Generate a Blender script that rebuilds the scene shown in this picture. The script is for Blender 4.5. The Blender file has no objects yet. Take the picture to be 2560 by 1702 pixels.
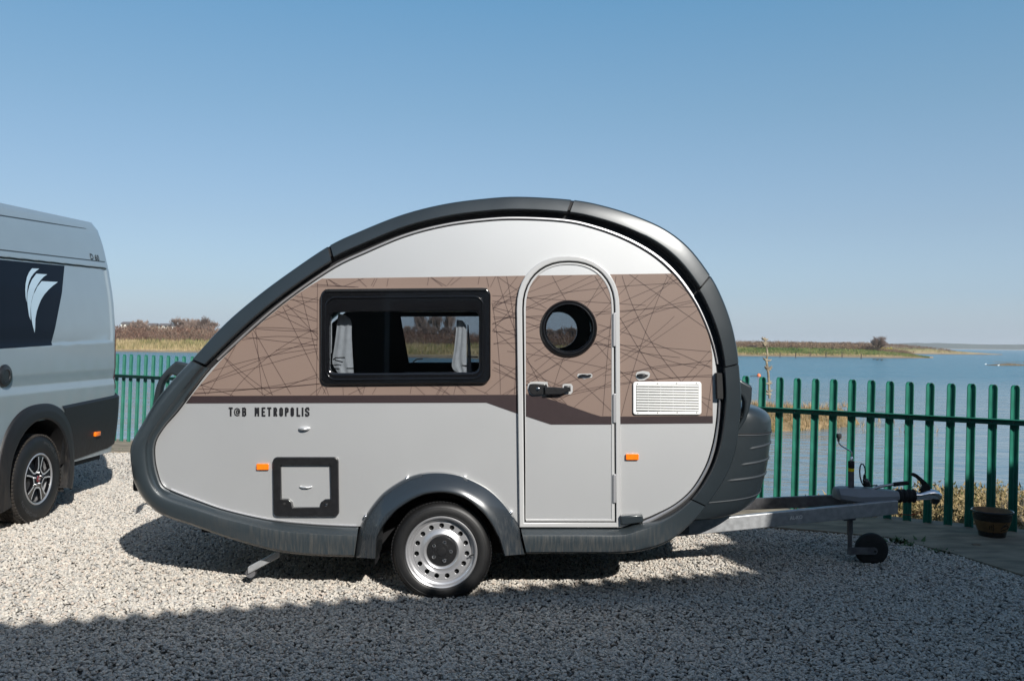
import bpy, bmesh, math, random
from mathutils import Vector, Matrix, noise
R=math.radians
random.seed(7)
S=bpy.context.scene
COL=S.collection
# ---------------------------------------------------------------- camera, sky, sun, exposure
CAMY=-5.23; CAMZ=1.55; F=2171.0; PPX=1280.0; PPY=856.4; ROLL=R(0.70)
cd=bpy.data.cameras.new('camera'); cam=bpy.data.objects.new('camera',cd); COL.objects.link(cam)
cd.sensor_width=36; cd.lens=36*F/2560; cd.shift_y=5.4/2560; cd.clip_start=.05; cd.clip_end=20000
cam.matrix_world=Matrix.Translation((0,CAMY,CAMZ))@Matrix.Rotation(R(90),4,'X')@Matrix.Rotation(ROLL,4,'Z')
S.camera=cam
SUN=Vector((.75,-1.5,1)).normalized()
EL=math.asin(SUN.z); AZ=math.atan2(SUN.x,SUN.y)
w=bpy.data.worlds.new('World'); S.world=w; w.use_nodes=True
nt=w.node_tree; bg=nt.nodes['Background']
sk=nt.nodes.new('ShaderNodeTexSky'); sk.sky_type='NISHITA'; sk.sun_disc=False
sk.sun_elevation=EL; sk.sun_rotation=AZ; sk.altitude=0; sk.air_density=1.0; sk.dust_density=2.; sk.ozone_density=4
# thin even haze over the whole sky dome: the Nishita sky blended with a pale blue gradient in elevation, the same in every direction
_tc=nt.nodes.new('ShaderNodeTexCoord'); _sx=nt.nodes.new('ShaderNodeSeparateXYZ'); nt.links.new(_tc.outputs['Generated'],_sx.inputs[0])
_rp=nt.nodes.new('ShaderNodeValToRGB'); _e=_rp.color_ramp.elements
SKYC=[(0.,(.56,.66,.77)),(.056,(.37,.50,.66)),(.13,(.290,.40,.52)),(.254,(.185,.345,.465)),(.367,(.105,.305,.475)),(.6,(.09,.20,.31)),(1.,(.07,.125,.20))]
_e[0].position=0; _e[1].position=1
for _p,_c in SKYC[1:-1]: _e.new(_p)
for _k,(_p,_c) in enumerate(SKYC): _e[_k].position=_p; _e[_k].color=(*_c,1)
nt.links.new(_sx.outputs[2],_rp.inputs[0])
_mu=nt.nodes.new('ShaderNodeVectorMath'); _mu.operation='SCALE'; _mu.inputs['Scale'].default_value=10.; nt.links.new(_rp.outputs[0],_mu.inputs[0])
_mx=nt.nodes.new('ShaderNodeMix'); _mx.data_type='RGBA'; _mx.inputs['Factor'].default_value=.5
nt.links.new(sk.outputs[0],_mx.inputs['A']); nt.links.new(_mu.outputs[0],_mx.inputs['B'])
nt.links.new(_mx.outputs['Result'],bg.inputs[0]); bg.inputs[1].default_value=.10
ld=bpy.data.lights.new('sun','SUN'); ld.energy=4.6; ld.angle=R(.53); ld.color=(1,.965,.91)
lo=bpy.data.objects.new('sun',ld); COL.objects.link(lo)
lo.rotation_euler=SUN.to_track_quat('Z','Y').to_euler()
S.view_settings.view_transform='Standard'; S.view_settings.look='None'; S.view_settings.gamma=1
S.view_settings.use_curve_mapping=False; S.view_settings.exposure=0.38
CR,SR=math.cos(ROLL),math.sin(ROLL)
def ray(px,py):
    u=(px-PPX)/F; v=-(py-PPY)/F
    return Vector((u*CR-v*SR,1,u*SR+v*CR))
CAM=Vector((0,CAMY,CAMZ))
def P(px,py,Y=.04):
    r=ray(px,py); return CAM+r*(Y-CAMY)
def PX(px,py,X):
    r=ray(px,py); return CAM+r*(X/r.x)
def PZ(px,py,Z=0.):
    r=ray(px,py); return CAM+r*((Z-CAMZ)/r.z)
# ---------------------------------------------------------------- materials
def mat(name,col,rough=.5,metal=0.,spec=.5,coat=0.,noise_s=0,noise_a=0,bump=0,bump_s=50,col2=None,rough_a=0,stretch=None,alpha=None,emis=None):
    m=bpy.data.materials.new(name); m.use_nodes=True; n=m.node_tree; b=n.nodes['Principled BSDF']
    b.inputs['Base Color'].default_value=(*col,1); b.inputs['Roughness'].default_value=rough
    b.inputs['Metallic'].default_value=metal; b.inputs['Specular IOR Level'].default_value=spec
    b.inputs['Coat Weight'].default_value=coat; b.inputs['Coat Roughness'].default_value=.06
    if noise_s or bump:
        tc=n.nodes.new('ShaderNodeTexCoord'); mp=n.nodes.new('ShaderNodeMapping')
        n.links.new(tc.outputs['Object'],mp.inputs[0])
        if stretch: mp.inputs['Scale'].default_value=stretch
    if noise_s:
        t=n.nodes.new('ShaderNodeTexNoise'); t.inputs['Scale'].default_value=noise_s; t.inputs['Detail'].default_value=6
        n.links.new(mp.outputs[0],t.inputs[0])
        r=n.nodes.new('ShaderNodeValToRGB'); r.color_ramp.elements[0].position=.35; r.color_ramp.elements[1].position=.65
        c2=col2 or tuple(c*(1-noise_a) for c in col)
        r.color_ramp.elements[0].color=(*c2,1); r.color_ramp.elements[1].color=(*col,1)
        n.links.new(t.outputs[0],r.inputs[0]); n.links.new(r.outputs[0],b.inputs['Base Color'])
        if rough_a:
            mr=n.nodes.new('ShaderNodeMapRange'); mr.inputs[3].default_value=rough-rough_a; mr.inputs[4].default_value=rough+rough_a
            n.links.new(t.outputs[0],mr.inputs[0]); n.links.new(mr.outputs[0],b.inputs['Roughness'])
    if bump:
        t=n.nodes.new('ShaderNodeTexNoise'); t.inputs['Scale'].default_value=bump_s; t.inputs['Detail'].default_value=4
        n.links.new(mp.outputs[0],t.inputs[0])
        bp=n.nodes.new('ShaderNodeBump'); bp.inputs['Strength'].default_value=bump; bp.inputs['Distance'].default_value=.01
        n.links.new(t.outputs[0],bp.inputs['Height']); n.links.new(bp.outputs[0],b.inputs['Normal'])
    return m
def glass(name,tint,spec_mix=1.0):
    m=bpy.data.materials.new(name); m.use_nodes=True; n=m.node_tree; n.nodes.clear()
    o=n.nodes.new('ShaderNodeOutputMaterial'); t=n.nodes.new('ShaderNodeBsdfTransparent'); t.inputs[0].default_value=(*tint,1)
    g=n.nodes.new('ShaderNodeBsdfGlossy'); g.inputs['Roughness'].default_value=.02; fr=n.nodes.new('ShaderNodeFresnel'); fr.inputs[0].default_value=1.45
    mx=n.nodes.new('ShaderNodeMixShader'); n.links.new(fr.outputs[0],mx.inputs[0]); n.links.new(t.outputs[0],mx.inputs[1]); n.links.new(g.outputs[0],mx.inputs[2]); n.links.new(mx.outputs[0],o.inputs[0])
    return m
M={}
M['silver']=mat('silver_sheet',(.66,.665,.665),.37,.68,noise_s=1.3,noise_a=.05,bump=.03,bump_s=300)
M['taupe']=mat('taupe_film',(.205,.148,.121),.38,.05,noise_s=2,noise_a=.05)
M['brown']=mat('dark_brown_film',(.030,.019,.020),.4,noise_s=60,noise_a=.12)
M['line']=mat('line_print',(.062,.038,.034),.45)
M['ink']=mat('black_ink',(.01,.01,.012),.4)
M['anth']=mat('anthracite_plastic',(.022,.029,.034),.31,.1,coat=.1,noise_s=5,noise_a=.10,rough_a=.04)
M['anthm']=mat('matt_anthracite',(.028,.034,.040),.6)
def grime(name,base,dirt,zt,zb,rough=.4,coat=.2):
    m=mat(name,base,rough,.1,coat=coat); n=m.node_tree; b=n.nodes['Principled BSDF']
    tc=n.nodes.new('ShaderNodeTexCoord'); mp=n.nodes.new('ShaderNodeMapping'); mp.inputs['Scale'].default_value=(120,120,5)
    t=n.nodes.new('ShaderNodeTexNoise'); t.inputs['Scale'].default_value=1; t.inputs['Detail'].default_value=8
    n.links.new(tc.outputs['Object'],mp.inputs[0]); n.links.new(mp.outputs[0],t.inputs[0])
    sx=n.nodes.new('ShaderNodeSeparateXYZ'); g=n.nodes.new('ShaderNodeNewGeometry'); n.links.new(g.outputs['Position'],sx.inputs[0])
    mr=n.nodes.new('ShaderNodeMapRange'); mr.inputs[1].default_value=zt; mr.inputs[2].default_value=zb; mr.inputs[3].default_value=0; mr.inputs[4].default_value=1
    n.links.new(sx.outputs[2],mr.inputs[0])
    r=n.nodes.new('ShaderNodeValToRGB'); r.color_ramp.elements[0].position=.42; r.color_ramp.elements[1].position=.72
    n.links.new(t.outputs[0],r.inputs[0])
    mu=n.nodes.new('ShaderNodeMath'); mu.operation='MULTIPLY'; n.links.new(r.outputs[0],mu.inputs[0]); n.links.new(mr.outputs[0],mu.inputs[1])
    mx=n.nodes.new('ShaderNodeMix'); mx.data_type='RGBA'; mx.inputs['A'].default_value=(*base,1); mx.inputs['B'].default_value=(*dirt,1)
    n.links.new(mu.outputs[0],mx.inputs['Factor']); n.links.new(mx.outputs['Result'],b.inputs['Base Color'])
    ad=n.nodes.new('ShaderNodeMath'); ad.operation='MULTIPLY_ADD'; ad.inputs[1].default_value=.4; ad.inputs[2].default_value=rough
    n.links.new(mu.outputs[0],ad.inputs[0]); n.links.new(ad.outputs[0],b.inputs['Roughness'])
    return m
M['sill']=grime('grimy_sill_plastic',(.028,.037,.043),(.065,.060,.052),.55,.22,.33,.4)
M['blackp']=mat('black_plastic',(.012,.012,.013),.35,noise_s=40,noise_a=.3,coat=.2)
M['gloss']=mat('gloss_black_acrylic',(.006,.006,.007),.08,coat=.6,noise_s=60,noise_a=.3)
M['matte']=mat('matt_black_rubber',(.010,.010,.010),.8)
M['seal']=mat('black_seal',(.004,.004,.005),.7)
M['white']=mat('white_plastic',(.72,.72,.70),.35,noise_s=8,noise_a=.05)
M['alu']=mat('aluminium_profile',(.42,.42,.43),.42,.7)
M['frame']=mat('door_frame_white',(.47,.47,.465),.3,.2)
M['steel']=mat('silver_painted_steel',(.50,.50,.51),.33,.7)
M['rimdark']=mat('wheel_dark',(.015,.015,.015),.6)
M['chrome']=mat('chrome',(.75,.75,.76),.12,1.)
M['machined']=mat('machined_alloy',(.62,.63,.64),.38,.6)
M['galv']=mat('galvanised_steel',(.44,.45,.46),.45,.55,noise_s=25,noise_a=.25,bump=.05,bump_s=90)
M['galvd']=mat('weathered_galvanised_steel',(.17,.17,.18),.5,.5,noise_s=18,noise_a=.35)
M['greyp']=mat('grey_plastic_housing',(.20,.21,.225),.45,noise_s=12,noise_a=.1)
M['yellow']=mat('yellow_label',(.75,.55,.02),.4)
M['orange']=mat('amber_lens',(.95,.20,.01),.15,coat=.6,noise_s=60,noise_a=.15)
M['redlens']=mat('red_lens',(.50,.01,.01),.12,coat=.6)
M['red']=mat('red_enamel',(.14,.03,.035),.3)
def tyremat():
    m=mat('tyre_rubber',(.0085,.0085,.009),.5,bump=.06,bump_s=60,noise_s=14,noise_a=.35)
    return m
M['tyre']=tyremat()
M['tread']=mat('dusty_tread',(.045,.038,.032),.85,noise_s=30,noise_a=.5)
M['tlet']=mat('tyre_lettering',(.035,.036,.038),.5)
M['glass']=glass('tinted_glass',(.74,.76,.78))
M['curtain']=mat('grey_curtain',(.62,.62,.62),.85,noise_s=30,noise_a=.12,bump=.2,bump_s=40)
M['inside']=mat('dim_toned_interior',(.018,.018,.019),.8)  # cabin dimness put into the colour: whitish fittings drawn nearly black
M['van']=mat('grey_blue_paint',(.28,.335,.365),.28,.3,coat=.6,noise_s=6,noise_a=.03)
M['vanfilm']=mat('navy_film',(.004,.007,.014),.5,spec=.15)
M['vanlogo']=mat('pale_emblem_film',(.40,.52,.60),.35)
M['vanclad']=grime('black_cladding',(.009,.009,.010),(.035,.030,.025),.8,.4,.5,0.)
M['seam']=mat('dark_seam',(.04,.05,.055),.6)
M['pale']=mat('green_powder_coat',(.010,.150,.102),.5,noise_s=7,noise_a=.35,rough_a=.08)
M['raild']=mat('dark_green_rail',(.008,.035,.026),.5,noise_s=20,noise_a=.4)
M['conc']=mat('weathered_concrete',(.27,.225,.165),.9,noise_s=3.5,noise_a=.45,bump=.5,bump_s=30,stretch=(1,2.6,1))
M['glaze']=mat('dark_brown_glaze',(.012,.010,.009),.25,coat=.5,noise_s=8,noise_a=.3)
M['ochre']=mat('ochre_glaze',(.16,.085,.03),.4,noise_s=15,noise_a=.3)
M['terra']=mat('bare_clay',(.20,.12,.06),.7,noise_s=20,noise_a=.3)
M['weed']=mat('weed_green',(.045,.09,.02),.6)
M['drift']=mat('weathered_wood',(.30,.25,.17),.85,noise_s=6,noise_a=.5,col2=(.10,.075,.05),bump=.3)
M['bark']=mat('grey_bark',(.16,.115,.085),.9)
M['twig']=mat('brown_twigs',(.23,.165,.13),.9,noise_s=.3,noise_a=.3)
M['buoy']=mat('orange_buoy',(.7,.18,.06),.5)
M['birdw']=mat('white_feathers',(.8,.8,.78),.7)
M['post']=mat('dark_timber',(.05,.04,.03),.9)
M['caravanw']=mat('cream_holiday_home',(.62,.60,.54),.6)
M['roofw']=mat('grey_felt_roof',(.12,.11,.11),.8)
M['wall']=mat('rendered_wall',(.24,.20,.165),.85,noise_s=2,noise_a=.1)
M['cling']=mat('light_film_edge',(.6,.62,.63),.4)
def leafmat(name,c1,c2,c3,sc=.25,trans=0):
    m=bpy.data.materials.new(name); m.use_nodes=True; n=m.node_tree; b=n.nodes['Principled BSDF']; b.inputs['Roughness'].default_value=.8
    b.inputs['Specular IOR Level'].default_value=.2
    g=n.nodes.new('ShaderNodeNewGeometry'); t=n.nodes.new('ShaderNodeTexNoise'); t.inputs['Scale'].default_value=sc; t.inputs['Detail'].default_value=5
    n.links.new(g.outputs['Position'],t.inputs[0])
    ad=n.nodes.new('ShaderNodeMath'); ad.operation='MULTIPLY_ADD'; ad.inputs[1].default_value=.35
    n.links.new(g.outputs['Random Per Island'],ad.inputs[0]); n.links.new(t.outputs[0],ad.inputs[2])
    r=n.nodes.new('ShaderNodeValToRGB'); e=r.color_ramp.elements; e[0].position=.45; e[0].color=(*c1,1); e[1].position=.85; e[1].color=(*c3,1)
    k=e.new(.64); k.color=(*c2,1)
    n.links.new(ad.outputs[0],r.inputs[0]); n.links.new(r.outputs[0],b.inputs['Base Color'])
    return m
M['reed']=leafmat('straw_reeds',(.13,.13,.045),(.30,.235,.11),(.42,.33,.19),.16)
M['grass']=leafmat('coastal_grass',(.04,.085,.015),(.085,.15,.03),(.22,.22,.08),.15)
M['scrub']=leafmat('brown_scrub',(.085,.052,.036),(.16,.082,.055),(.19,.14,.10),.13)
M['heath']=leafmat('brown_heath',(.10,.06,.04),(.17,.11,.07),(.22,.16,.10),.10)
M['gorse']=leafmat('yellow_gorse',(.45,.38,.02),(.6,.5,.03),(.2,.2,.03),1)
M['bramble']=leafmat('dry_bank_weeds',(.06,.075,.02),(.20,.155,.07),(.33,.25,.13),1.2)
# ---------------------------------------------------------------- mesh helpers
def tag(o,label=None,cat=None,group=None,kind=None):
    if label: o['label']=label
    if cat: o['category']=cat
    if group: o['group']=group
    if kind: o['kind']=kind
    return o
def link(name,me,m=None,parent=None,smooth=False):
    o=bpy.data.objects.new(name,me); COL.objects.link(o)
    if m is not None:
        if isinstance(m,(list,tuple)):
            for q in m: me.materials.append(q)
        else: me.materials.append(m)
    if smooth and len(me.polygons): me.polygons.foreach_set('use_smooth',[True]*len(me.polygons))
    if parent is not None:
        o.parent=parent; 
        o.matrix_parent_inverse=wm(parent).inverted()
    return o
def wm(o):
    m=o.matrix_basis.copy()
    if o.parent is not None: m=wm(o.parent)@o.matrix_parent_inverse@m
    return m
def empty(name,loc,label,cat,group=None,rz=0):
    o=bpy.data.objects.new(name,None); COL.objects.link(o); o.location=loc; o.rotation_euler=(0,0,rz); o.empty_display_size=.2
    return tag(o,label,cat,group)
def mesh(name,v,f,m=None,parent=None,smooth=False,mi=None,autos=None):
    me=bpy.data.meshes.new(name); me.from_pydata([tuple(p) for p in v],[],f); me.update()
    o=link(name,me,m,parent,smooth)
    if mi: me.polygons.foreach_set('material_index',mi)
    if autos is not None: me.set_sharp_from_angle(angle=autos)
    return o
def bmo(name,bm,m=None,parent=None,smooth=False,autos=None):
    me=bpy.data.meshes.new(name); bmesh.ops.recalc_face_normals(bm,faces=bm.faces); bm.to_mesh(me); bm.free()
    o=link(name,me,m,parent,smooth)
    if autos is not None: me.set_sharp_from_angle(angle=autos)
    return o
def copy_tree(o,parent=None,mw=None):
    c=o.copy(); COL.objects.link(c); mpi=o.matrix_parent_inverse.copy(); mb=o.matrix_basis.copy()
    if parent is not None: c.parent=parent; c.matrix_parent_inverse=mpi; c.matrix_basis=mb
    for ch in list(o.children): copy_tree(ch,c)
    return c
def boxbm(bm,c,s,bev=0,rot=None):
    r=bmesh.ops.create_cube(bm,size=1); vs=r['verts']
    bmesh.ops.scale(bm,vec=s,verts=vs)
    if bev:
        es=list({e for v in vs for e in v.link_edges}); rr=bmesh.ops.bevel(bm,geom=es,offset=bev,segments=2,affect='EDGES',profile=.5)
        vs=list({v for f in rr['faces'] for v in f.verts}|{v for v in vs if v.is_valid})
    if rot is not None: bmesh.ops.rotate(bm,cent=(0,0,0),matrix=rot,verts=vs)
    bmesh.ops.translate(bm,vec=c,verts=vs)
def box(name,c,s,m,parent=None,bev=0,rot=None):
    bm=bmesh.new(); boxbm(bm,c,s,bev,rot); return bmo(name,bm,m,parent,bev>0,R(40) if bev else None)
def tubebm(bm,pts,rad,seg=8,closed=False,cap=True):
    pts=[Vector(p) for p in pts]; n=len(pts); rings=[]
    rads=rad if isinstance(rad,(list,tuple)) else [rad]*n
    up=Vector((0,1,0)); prev=None
    for i,p in enumerate(pts):
        if closed: t=(pts[(i+1)%n]-pts[i-1])
        else: t=pts[min(i+1,n-1)]-pts[max(i-1,0)]
        t.normalize()
        if prev is None:
            a=t.cross(up); 
            if a.length<.05: a=t.cross(Vector((1,0,0)))
        else: a=prev-t*prev.dot(t)
        a.normalize(); prev=a; b=t.cross(a)
        rings.append([bm.verts.new(p+(a*math.cos(2*math.pi*k/seg)+b*math.sin(2*math.pi*k/seg))*rads[i]) for k in range(seg)])
    m=n if closed else n-1
    for i in range(m):
        A,B=rings[i],rings[(i+1)%n]
        for k in range(seg): bm.faces.new((A[k],A[(k+1)%seg],B[(k+1)%seg],B[k]))
    if cap and not closed:
        bm.faces.new(rings[0]); bm.faces.new(rings[-1][::-1])
def tube(name,pts,rad,m,parent=None,seg=8,closed=False):
    bm=bmesh.new(); tubebm(bm,pts,rad,seg,closed); return bmo(name,bm,m,parent,True,R(50))
def lathebm(bm,prof,c,axis='Y',seg=48,close=False):
    c=Vector(c); rings=[]
    for r,h in prof:
        ring=[]
        for k in range(seg):
            a=2*math.pi*k/seg; x,y=r*math.cos(a),r*math.sin(a)
            o={'Y':(x,h,y),'X':(h,x,y),'Z':(x,y,h)}[axis]
            ring.append(bm.verts.new(c+Vector(o)))
        rings.append(ring)
    for i in range(len(rings)-1):
        for k in range(seg): bm.faces.new((rings[i][k],rings[i][(k+1)%seg],rings[i+1][(k+1)%seg],rings[i+1][k]))
    if close:
        bm.faces.new(rings[0]); bm.faces.new(rings[-1])
def lathe(name,prof,c,m,parent=None,axis='Y',seg=48,close=False,autos=R(35)):
    bm=bmesh.new(); lathebm(bm,prof,c,axis,seg,close); return bmo(name,bm,m,parent,True,autos)
def rrect(x0,y0,x1,y1,r,n=6):
    x0,x1=min(x0,x1),max(x0,x1); y0,y1=min(y0,y1),max(y0,y1); p=[]
    for cx,cy,a in ((x1-r,y0+r,-90),(x1-r,y1-r,0),(x0+r,y1-r,90),(x0+r,y0+r,180)):
        for k in range(n+1):
            t=R(a+90*k/n); p.append((cx+r*math.cos(t),cy+r*math.sin(t)))
    return p
def circ(cx,cy,r,n=48,ry=None):
    ry=ry or r
    return [(cx+r*math.cos(2*math.pi*k/n),cy+ry*math.sin(2*math.pi*k/n)) for k in range(n)]
TMP=[]
def fillmesh(loops,depth,bev=0,plane='XZ',at=0.,conv=None):
    """filled outline with holes; loops = lists of (a,b) in metres; plane XZ -> y=at centre"""
    cu=bpy.data.curves.new('tmpc','CURVE'); cu.dimensions='2D'; cu.fill_mode='BOTH'; cu.extrude=max(depth/2-bev,0); cu.bevel_depth=bev; cu.bevel_resolution=2; cu.offset=-bev
    for L in loops:
        s=cu.splines.new('POLY'); s.points.add(len(L)-1)
        for i,(a,b) in enumerate(L): s.points[i].co=(a,b,0,1)
        s.use_cyclic_u=True
    o=bpy.data.objects.new('tmpc',cu); COL.objects.link(o)
    dg=bpy.context.evaluated_depsgraph_get(); dg.update()
    me=bpy.data.meshes.new_from_object(o.evaluated_get(dg),depsgraph=dg)
    bpy.data.objects.remove(o); bpy.data.curves.remove(cu)
    if plane=='XZ': T=Matrix(((1,0,0,0),(0,0,-1,at),(0,1,0,0),(0,0,0,1)))
    elif plane=='YZ': T=Matrix(((0,0,1,at),(1,0,0,0),(0,1,0,0),(0,0,0,1)))
    else: T=Matrix.Translation((0,0,at))
    me.transform(T)
    return me
def pl(pts,Y=.04): 
    return [(lambda q:(q.x,q.z))(P(a,b,Y)) for a,b in pts]
def plate(name,loops_px,Y,depth,m,parent=None,bev=0,smooth=True,raw=False):
    loops=[L if raw else pl(L,Y) for L in loops_px]
    me=fillmesh(loops,depth,bev,'XZ',Y+depth/2)
    me.name=name; me.materials.clear()
    o=link(name,me,m,parent,smooth and bev>0)
    if bev: me.set_sharp_from_angle(angle=R(50))
    return o
def text_mesh(txt,size,sx=1.0,off=0.,depth=.001,align='CENTER'):
    cu=bpy.data.curves.new('tmpt','FONT'); cu.body=txt; cu.size=size; cu.extrude=depth/2; cu.offset=off; cu.align_x=align; cu.align_y='CENTER'
    o=bpy.data.objects.new('tmpt',cu); COL.objects.link(o)
    dg=bpy.context.evaluated_depsgraph_get(); dg.update()
    me=bpy.data.meshes.new_from_object(o.evaluated_get(dg),depsgraph=dg)
    bpy.data.objects.remove(o); bpy.data.curves.remove(cu)
    me.transform(Matrix.Diagonal((sx,1,1,1)))
    return me
def join_meshes(mes):
    bm=bmesh.new()
    for m in mes: bm.from_mesh(m); bpy.data.meshes.remove(m)
    return bm
def lerp(a,b,t): return a+(b-a)*t
def cr(pts,t):
    n=len(pts); i=max(0,min(n-2,int(math.floor(t)))); u=t-i
    g=lambda k: pts[max(0,min(n-1,k))]
    out=[]
    for d in range(len(pts[0])):
        p0,p1,p2,p3=g(i-1)[d],g(i)[d],g(i+1)[d],g(i+2)[d]
        out.append(.5*(2*p1+(-p0+p2)*u+(2*p0-5*p1+4*p2-p3)*u*u+(-p0+3*p1-3*p2+p3)*u**3))
    return out
def interp(tab,x):
    if x<=tab[0][0]: return tab[0][1]
    for (a,b),(c,d) in zip(tab,tab[1:]):
        if x<=c: return b+(d-b)*(x-a)/(c-a)
    return tab[-1][1]
# ---------------------------------------------------------------- the setting
FA,FB=9.5,-.56                                   # fence line: depth = FA + FB*X
def fy(X): return FA+FB*X+CAMY
FD=Vector((1,FB,0)).normalized(); FN=Vector((-FB,1,0)).normalized()   # FN points to the water side
def seamat():
    m=bpy.data.materials.new('water'); m.use_nodes=True; n=m.node_tree; b=n.nodes['Principled BSDF']
    b.inputs['Roughness'].default_value=.07; b.inputs['IOR'].default_value=1.33
    g=n.nodes.new('ShaderNodeNewGeometry'); sx=n.nodes.new('ShaderNodeSeparateXYZ'); n.links.new(g.outputs['Position'],sx.inputs[0])
    mr=n.nodes.new('ShaderNodeMapRange'); mr.inputs[1].default_value=18; mr.inputs[2].default_value=70; n.links.new(sx.outputs[1],mr.inputs[0])
    mp=n.nodes.new('ShaderNodeMapping'); mp.inputs['Scale'].default_value=(.55,1.,1); n.links.new(g.outputs['Position'],mp.inputs[0])
    t1=n.nodes.new('ShaderNodeTexNoise'); t1.inputs['Scale'].default_value=2.6; t1.inputs['Detail'].default_value=5; t1.inputs['Distortion'].default_value=.6
    t2=n.nodes.new('ShaderNodeTexNoise'); t2.inputs['Scale'].default_value=.12; t2.inputs['Detail'].default_value=4
    t3=n.nodes.new('ShaderNodeTexNoise'); t3.inputs['Scale'].default_value=.55; t3.inputs['Detail'].default_value=3
    for t in (t1,t2,t3): n.links.new(mp.outputs[0],t.inputs[0])
    ad=n.nodes.new('ShaderNodeMath'); ad.operation='MULTIPLY_ADD'; ad.inputs[1].default_value=2.2; n.links.new(t3.outputs[0],ad.inputs[0]); n.links.new(t1.outputs[0],ad.inputs[2])
    st=n.nodes.new('ShaderNodeMapRange'); st.inputs[1].default_value=0; st.inputs[2].default_value=1; st.inputs[3].default_value=.20; st.inputs[4].default_value=1.0
    n.links.new(mr.outputs[0],st.inputs[0])
    pm=n.nodes.new('ShaderNodeMapRange'); pm.inputs[1].default_value=.3; pm.inputs[2].default_value=.7; pm.inputs[3].default_value=.55; pm.inputs[4].default_value=1.15; n.links.new(t2.outputs[0],pm.inputs[0])
    mu=n.nodes.new('ShaderNodeMath'); mu.operation='MULTIPLY'; n.links.new(st.outputs[0],mu.inputs[0]); n.links.new(pm.outputs[0],mu.inputs[1])
    bp=n.nodes.new('ShaderNodeBump'); bp.inputs['Distance'].default_value=.26; n.links.new(mu.outputs[0],bp.inputs['Strength']); n.links.new(ad.outputs[0],bp.inputs['Height'])
    n.links.new(bp.outputs[0],b.inputs['Normal'])
    r=n.nodes.new('ShaderNodeValToRGB'); r.color_ramp.elements[0].color=(.12,.185,.215,1); r.color_ramp.elements[1].color=(.035,.145,.205,1)
    n.links.new(mr.outputs[0],r.inputs[0]); n.links.new(r.outputs[0],b.inputs['Base Color'])
    rr=n.nodes.new('ShaderNodeMapRange'); rr.inputs[1].default_value=0; rr.inputs[2].default_value=1; rr.inputs[3].default_value=.05; rr.inputs[4].default_value=.20; n.links.new(mr.outputs[0],rr.inputs[0]); n.links.new(rr.outputs[0],b.inputs['Roughness'])
    return m
WZ=-1.0
mesh('water',[(-4000,1,WZ),(4000,1,WZ),(4000,4000,WZ),(-4000,4000,WZ)],[(0,1,2,3)],seamat())
tag(bpy.data.objects['water'],kind='structure')
# gravel yard sheet
M['gravbase']=mat('gap_darkened_fines',(.11,.10,.09),.95,noise_s=40,noise_a=.6,bump=1.,bump_s=90)  # fines coloured darker to paint in the shade of gaps between stones
yard=mesh('gravel_yard',[(-400,-400,0),(400,-400,0),(16.96,-5.23,0),(16.96,-5.4,0)][:2]+[(400,fy(400)-.02,0)]+[(12,fy(12)-.02,0),(-60,fy(-60)-.02,0),(-400,fy(-400)-.02,0)],[(0,1,2,3,4,5)],M['gravbase'])
tag(yard,kind='structure')
# concrete strip / sea wall along the fence
edge=[(-60,fy(-60)-1.05)]
for px,py in ((250,1131),(330,1130),):
    q=PZ(px,py,.02); edge.append((q.x,q.y))
q=PZ(1200,1225,.02); edge.append((-.2,fy(-.2)-.98))
for px,py in ((1907,1318),(2060,1330),(2218,1344),(2380,1384),(2548,1436),(2900,1560)):
    q=PZ(px,py,.02); edge.append((q.x,q.y))
edge.append((30,fy(30)-2.5))
v=[];f=[]
dense=[]
for (a,b),(c,d) in zip(edge,edge[1:]):
    k=max(1,int(math.hypot(c-a,d-b)/.4)) if abs(a)<12 else 4
    for i in range(k): dense.append((lerp(a,c,i/k),lerp(b,d,i/k)))
dense.append(edge[-1])
for (x,y) in dense:
    # project to the fence line along its normal
    s=(Vector((x,y,0))-Vector((0,fy(0),0))).dot(FD); bx=Vector((0,fy(0),0))+FD*s+FN*.16
    j=noise.noise((x*2.1,y*2.1,0))*.035
    v+=[(x,y+j,-.05),(x,y+j,.03),(lerp(x,bx.x,.5),lerp(y,bx.y,.5),.045),(bx.x,bx.y,.04),(bx.x,bx.y,-1.4)]
for i in range(len(dense)-1):
    for k in range(4): f.append((i*5+k,(i+1)*5+k,(i+1)*5+k+1,i*5+k+1))
tag(mesh('concrete_kerb',v,f,M['conc']),kind='structure')
# bank behind the fence on the right
be=[(1.6,8.9,.0),(2.5,8.75,.2),(3.5,9.6,.6),(4.2,10.5,1),(5.5,12,1),(6.5,13.3,1),(8.5,14.5,1),(14,15.5,1),(30,14,1),(80,10,1)]
v=[];f=[];nr=14
for i in range(0,9*8+1):
    x,d,h=cr(be,i/8)
    s=(Vector((x,d+CAMY,0))-Vector((0,fy(0),0))).dot(FD); bx=Vector((0,fy(0),0))+FD*s+FN*.2
    for k in range(nr):
        t=k/(nr-1)
        X=lerp(bx.x,x,t*1.06);Y=lerp(bx.y,d+CAMY,t*1.06)
        Z=lerp(-.20,-1.12,t**2.)*h-(1-h)*1.2+noise.noise((X*1.3,Y*1.3,3))*.12*h
        v.append((X,Y,Z))
for i in range(72):
    for k in range(nr-1): a=i*nr+k; f.append((a,a+1,a+nr+1,a+nr))
M['soil']=mat('bank_soil',(.16,.12,.07),.95,noise_s=2.,noise_a=.5,bump=.6,bump_s=10)
bank=tag(mesh('shore_bank',v,f,M['soil'],smooth=True),kind='structure')
BV=[Vector(p) for p in v]
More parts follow.
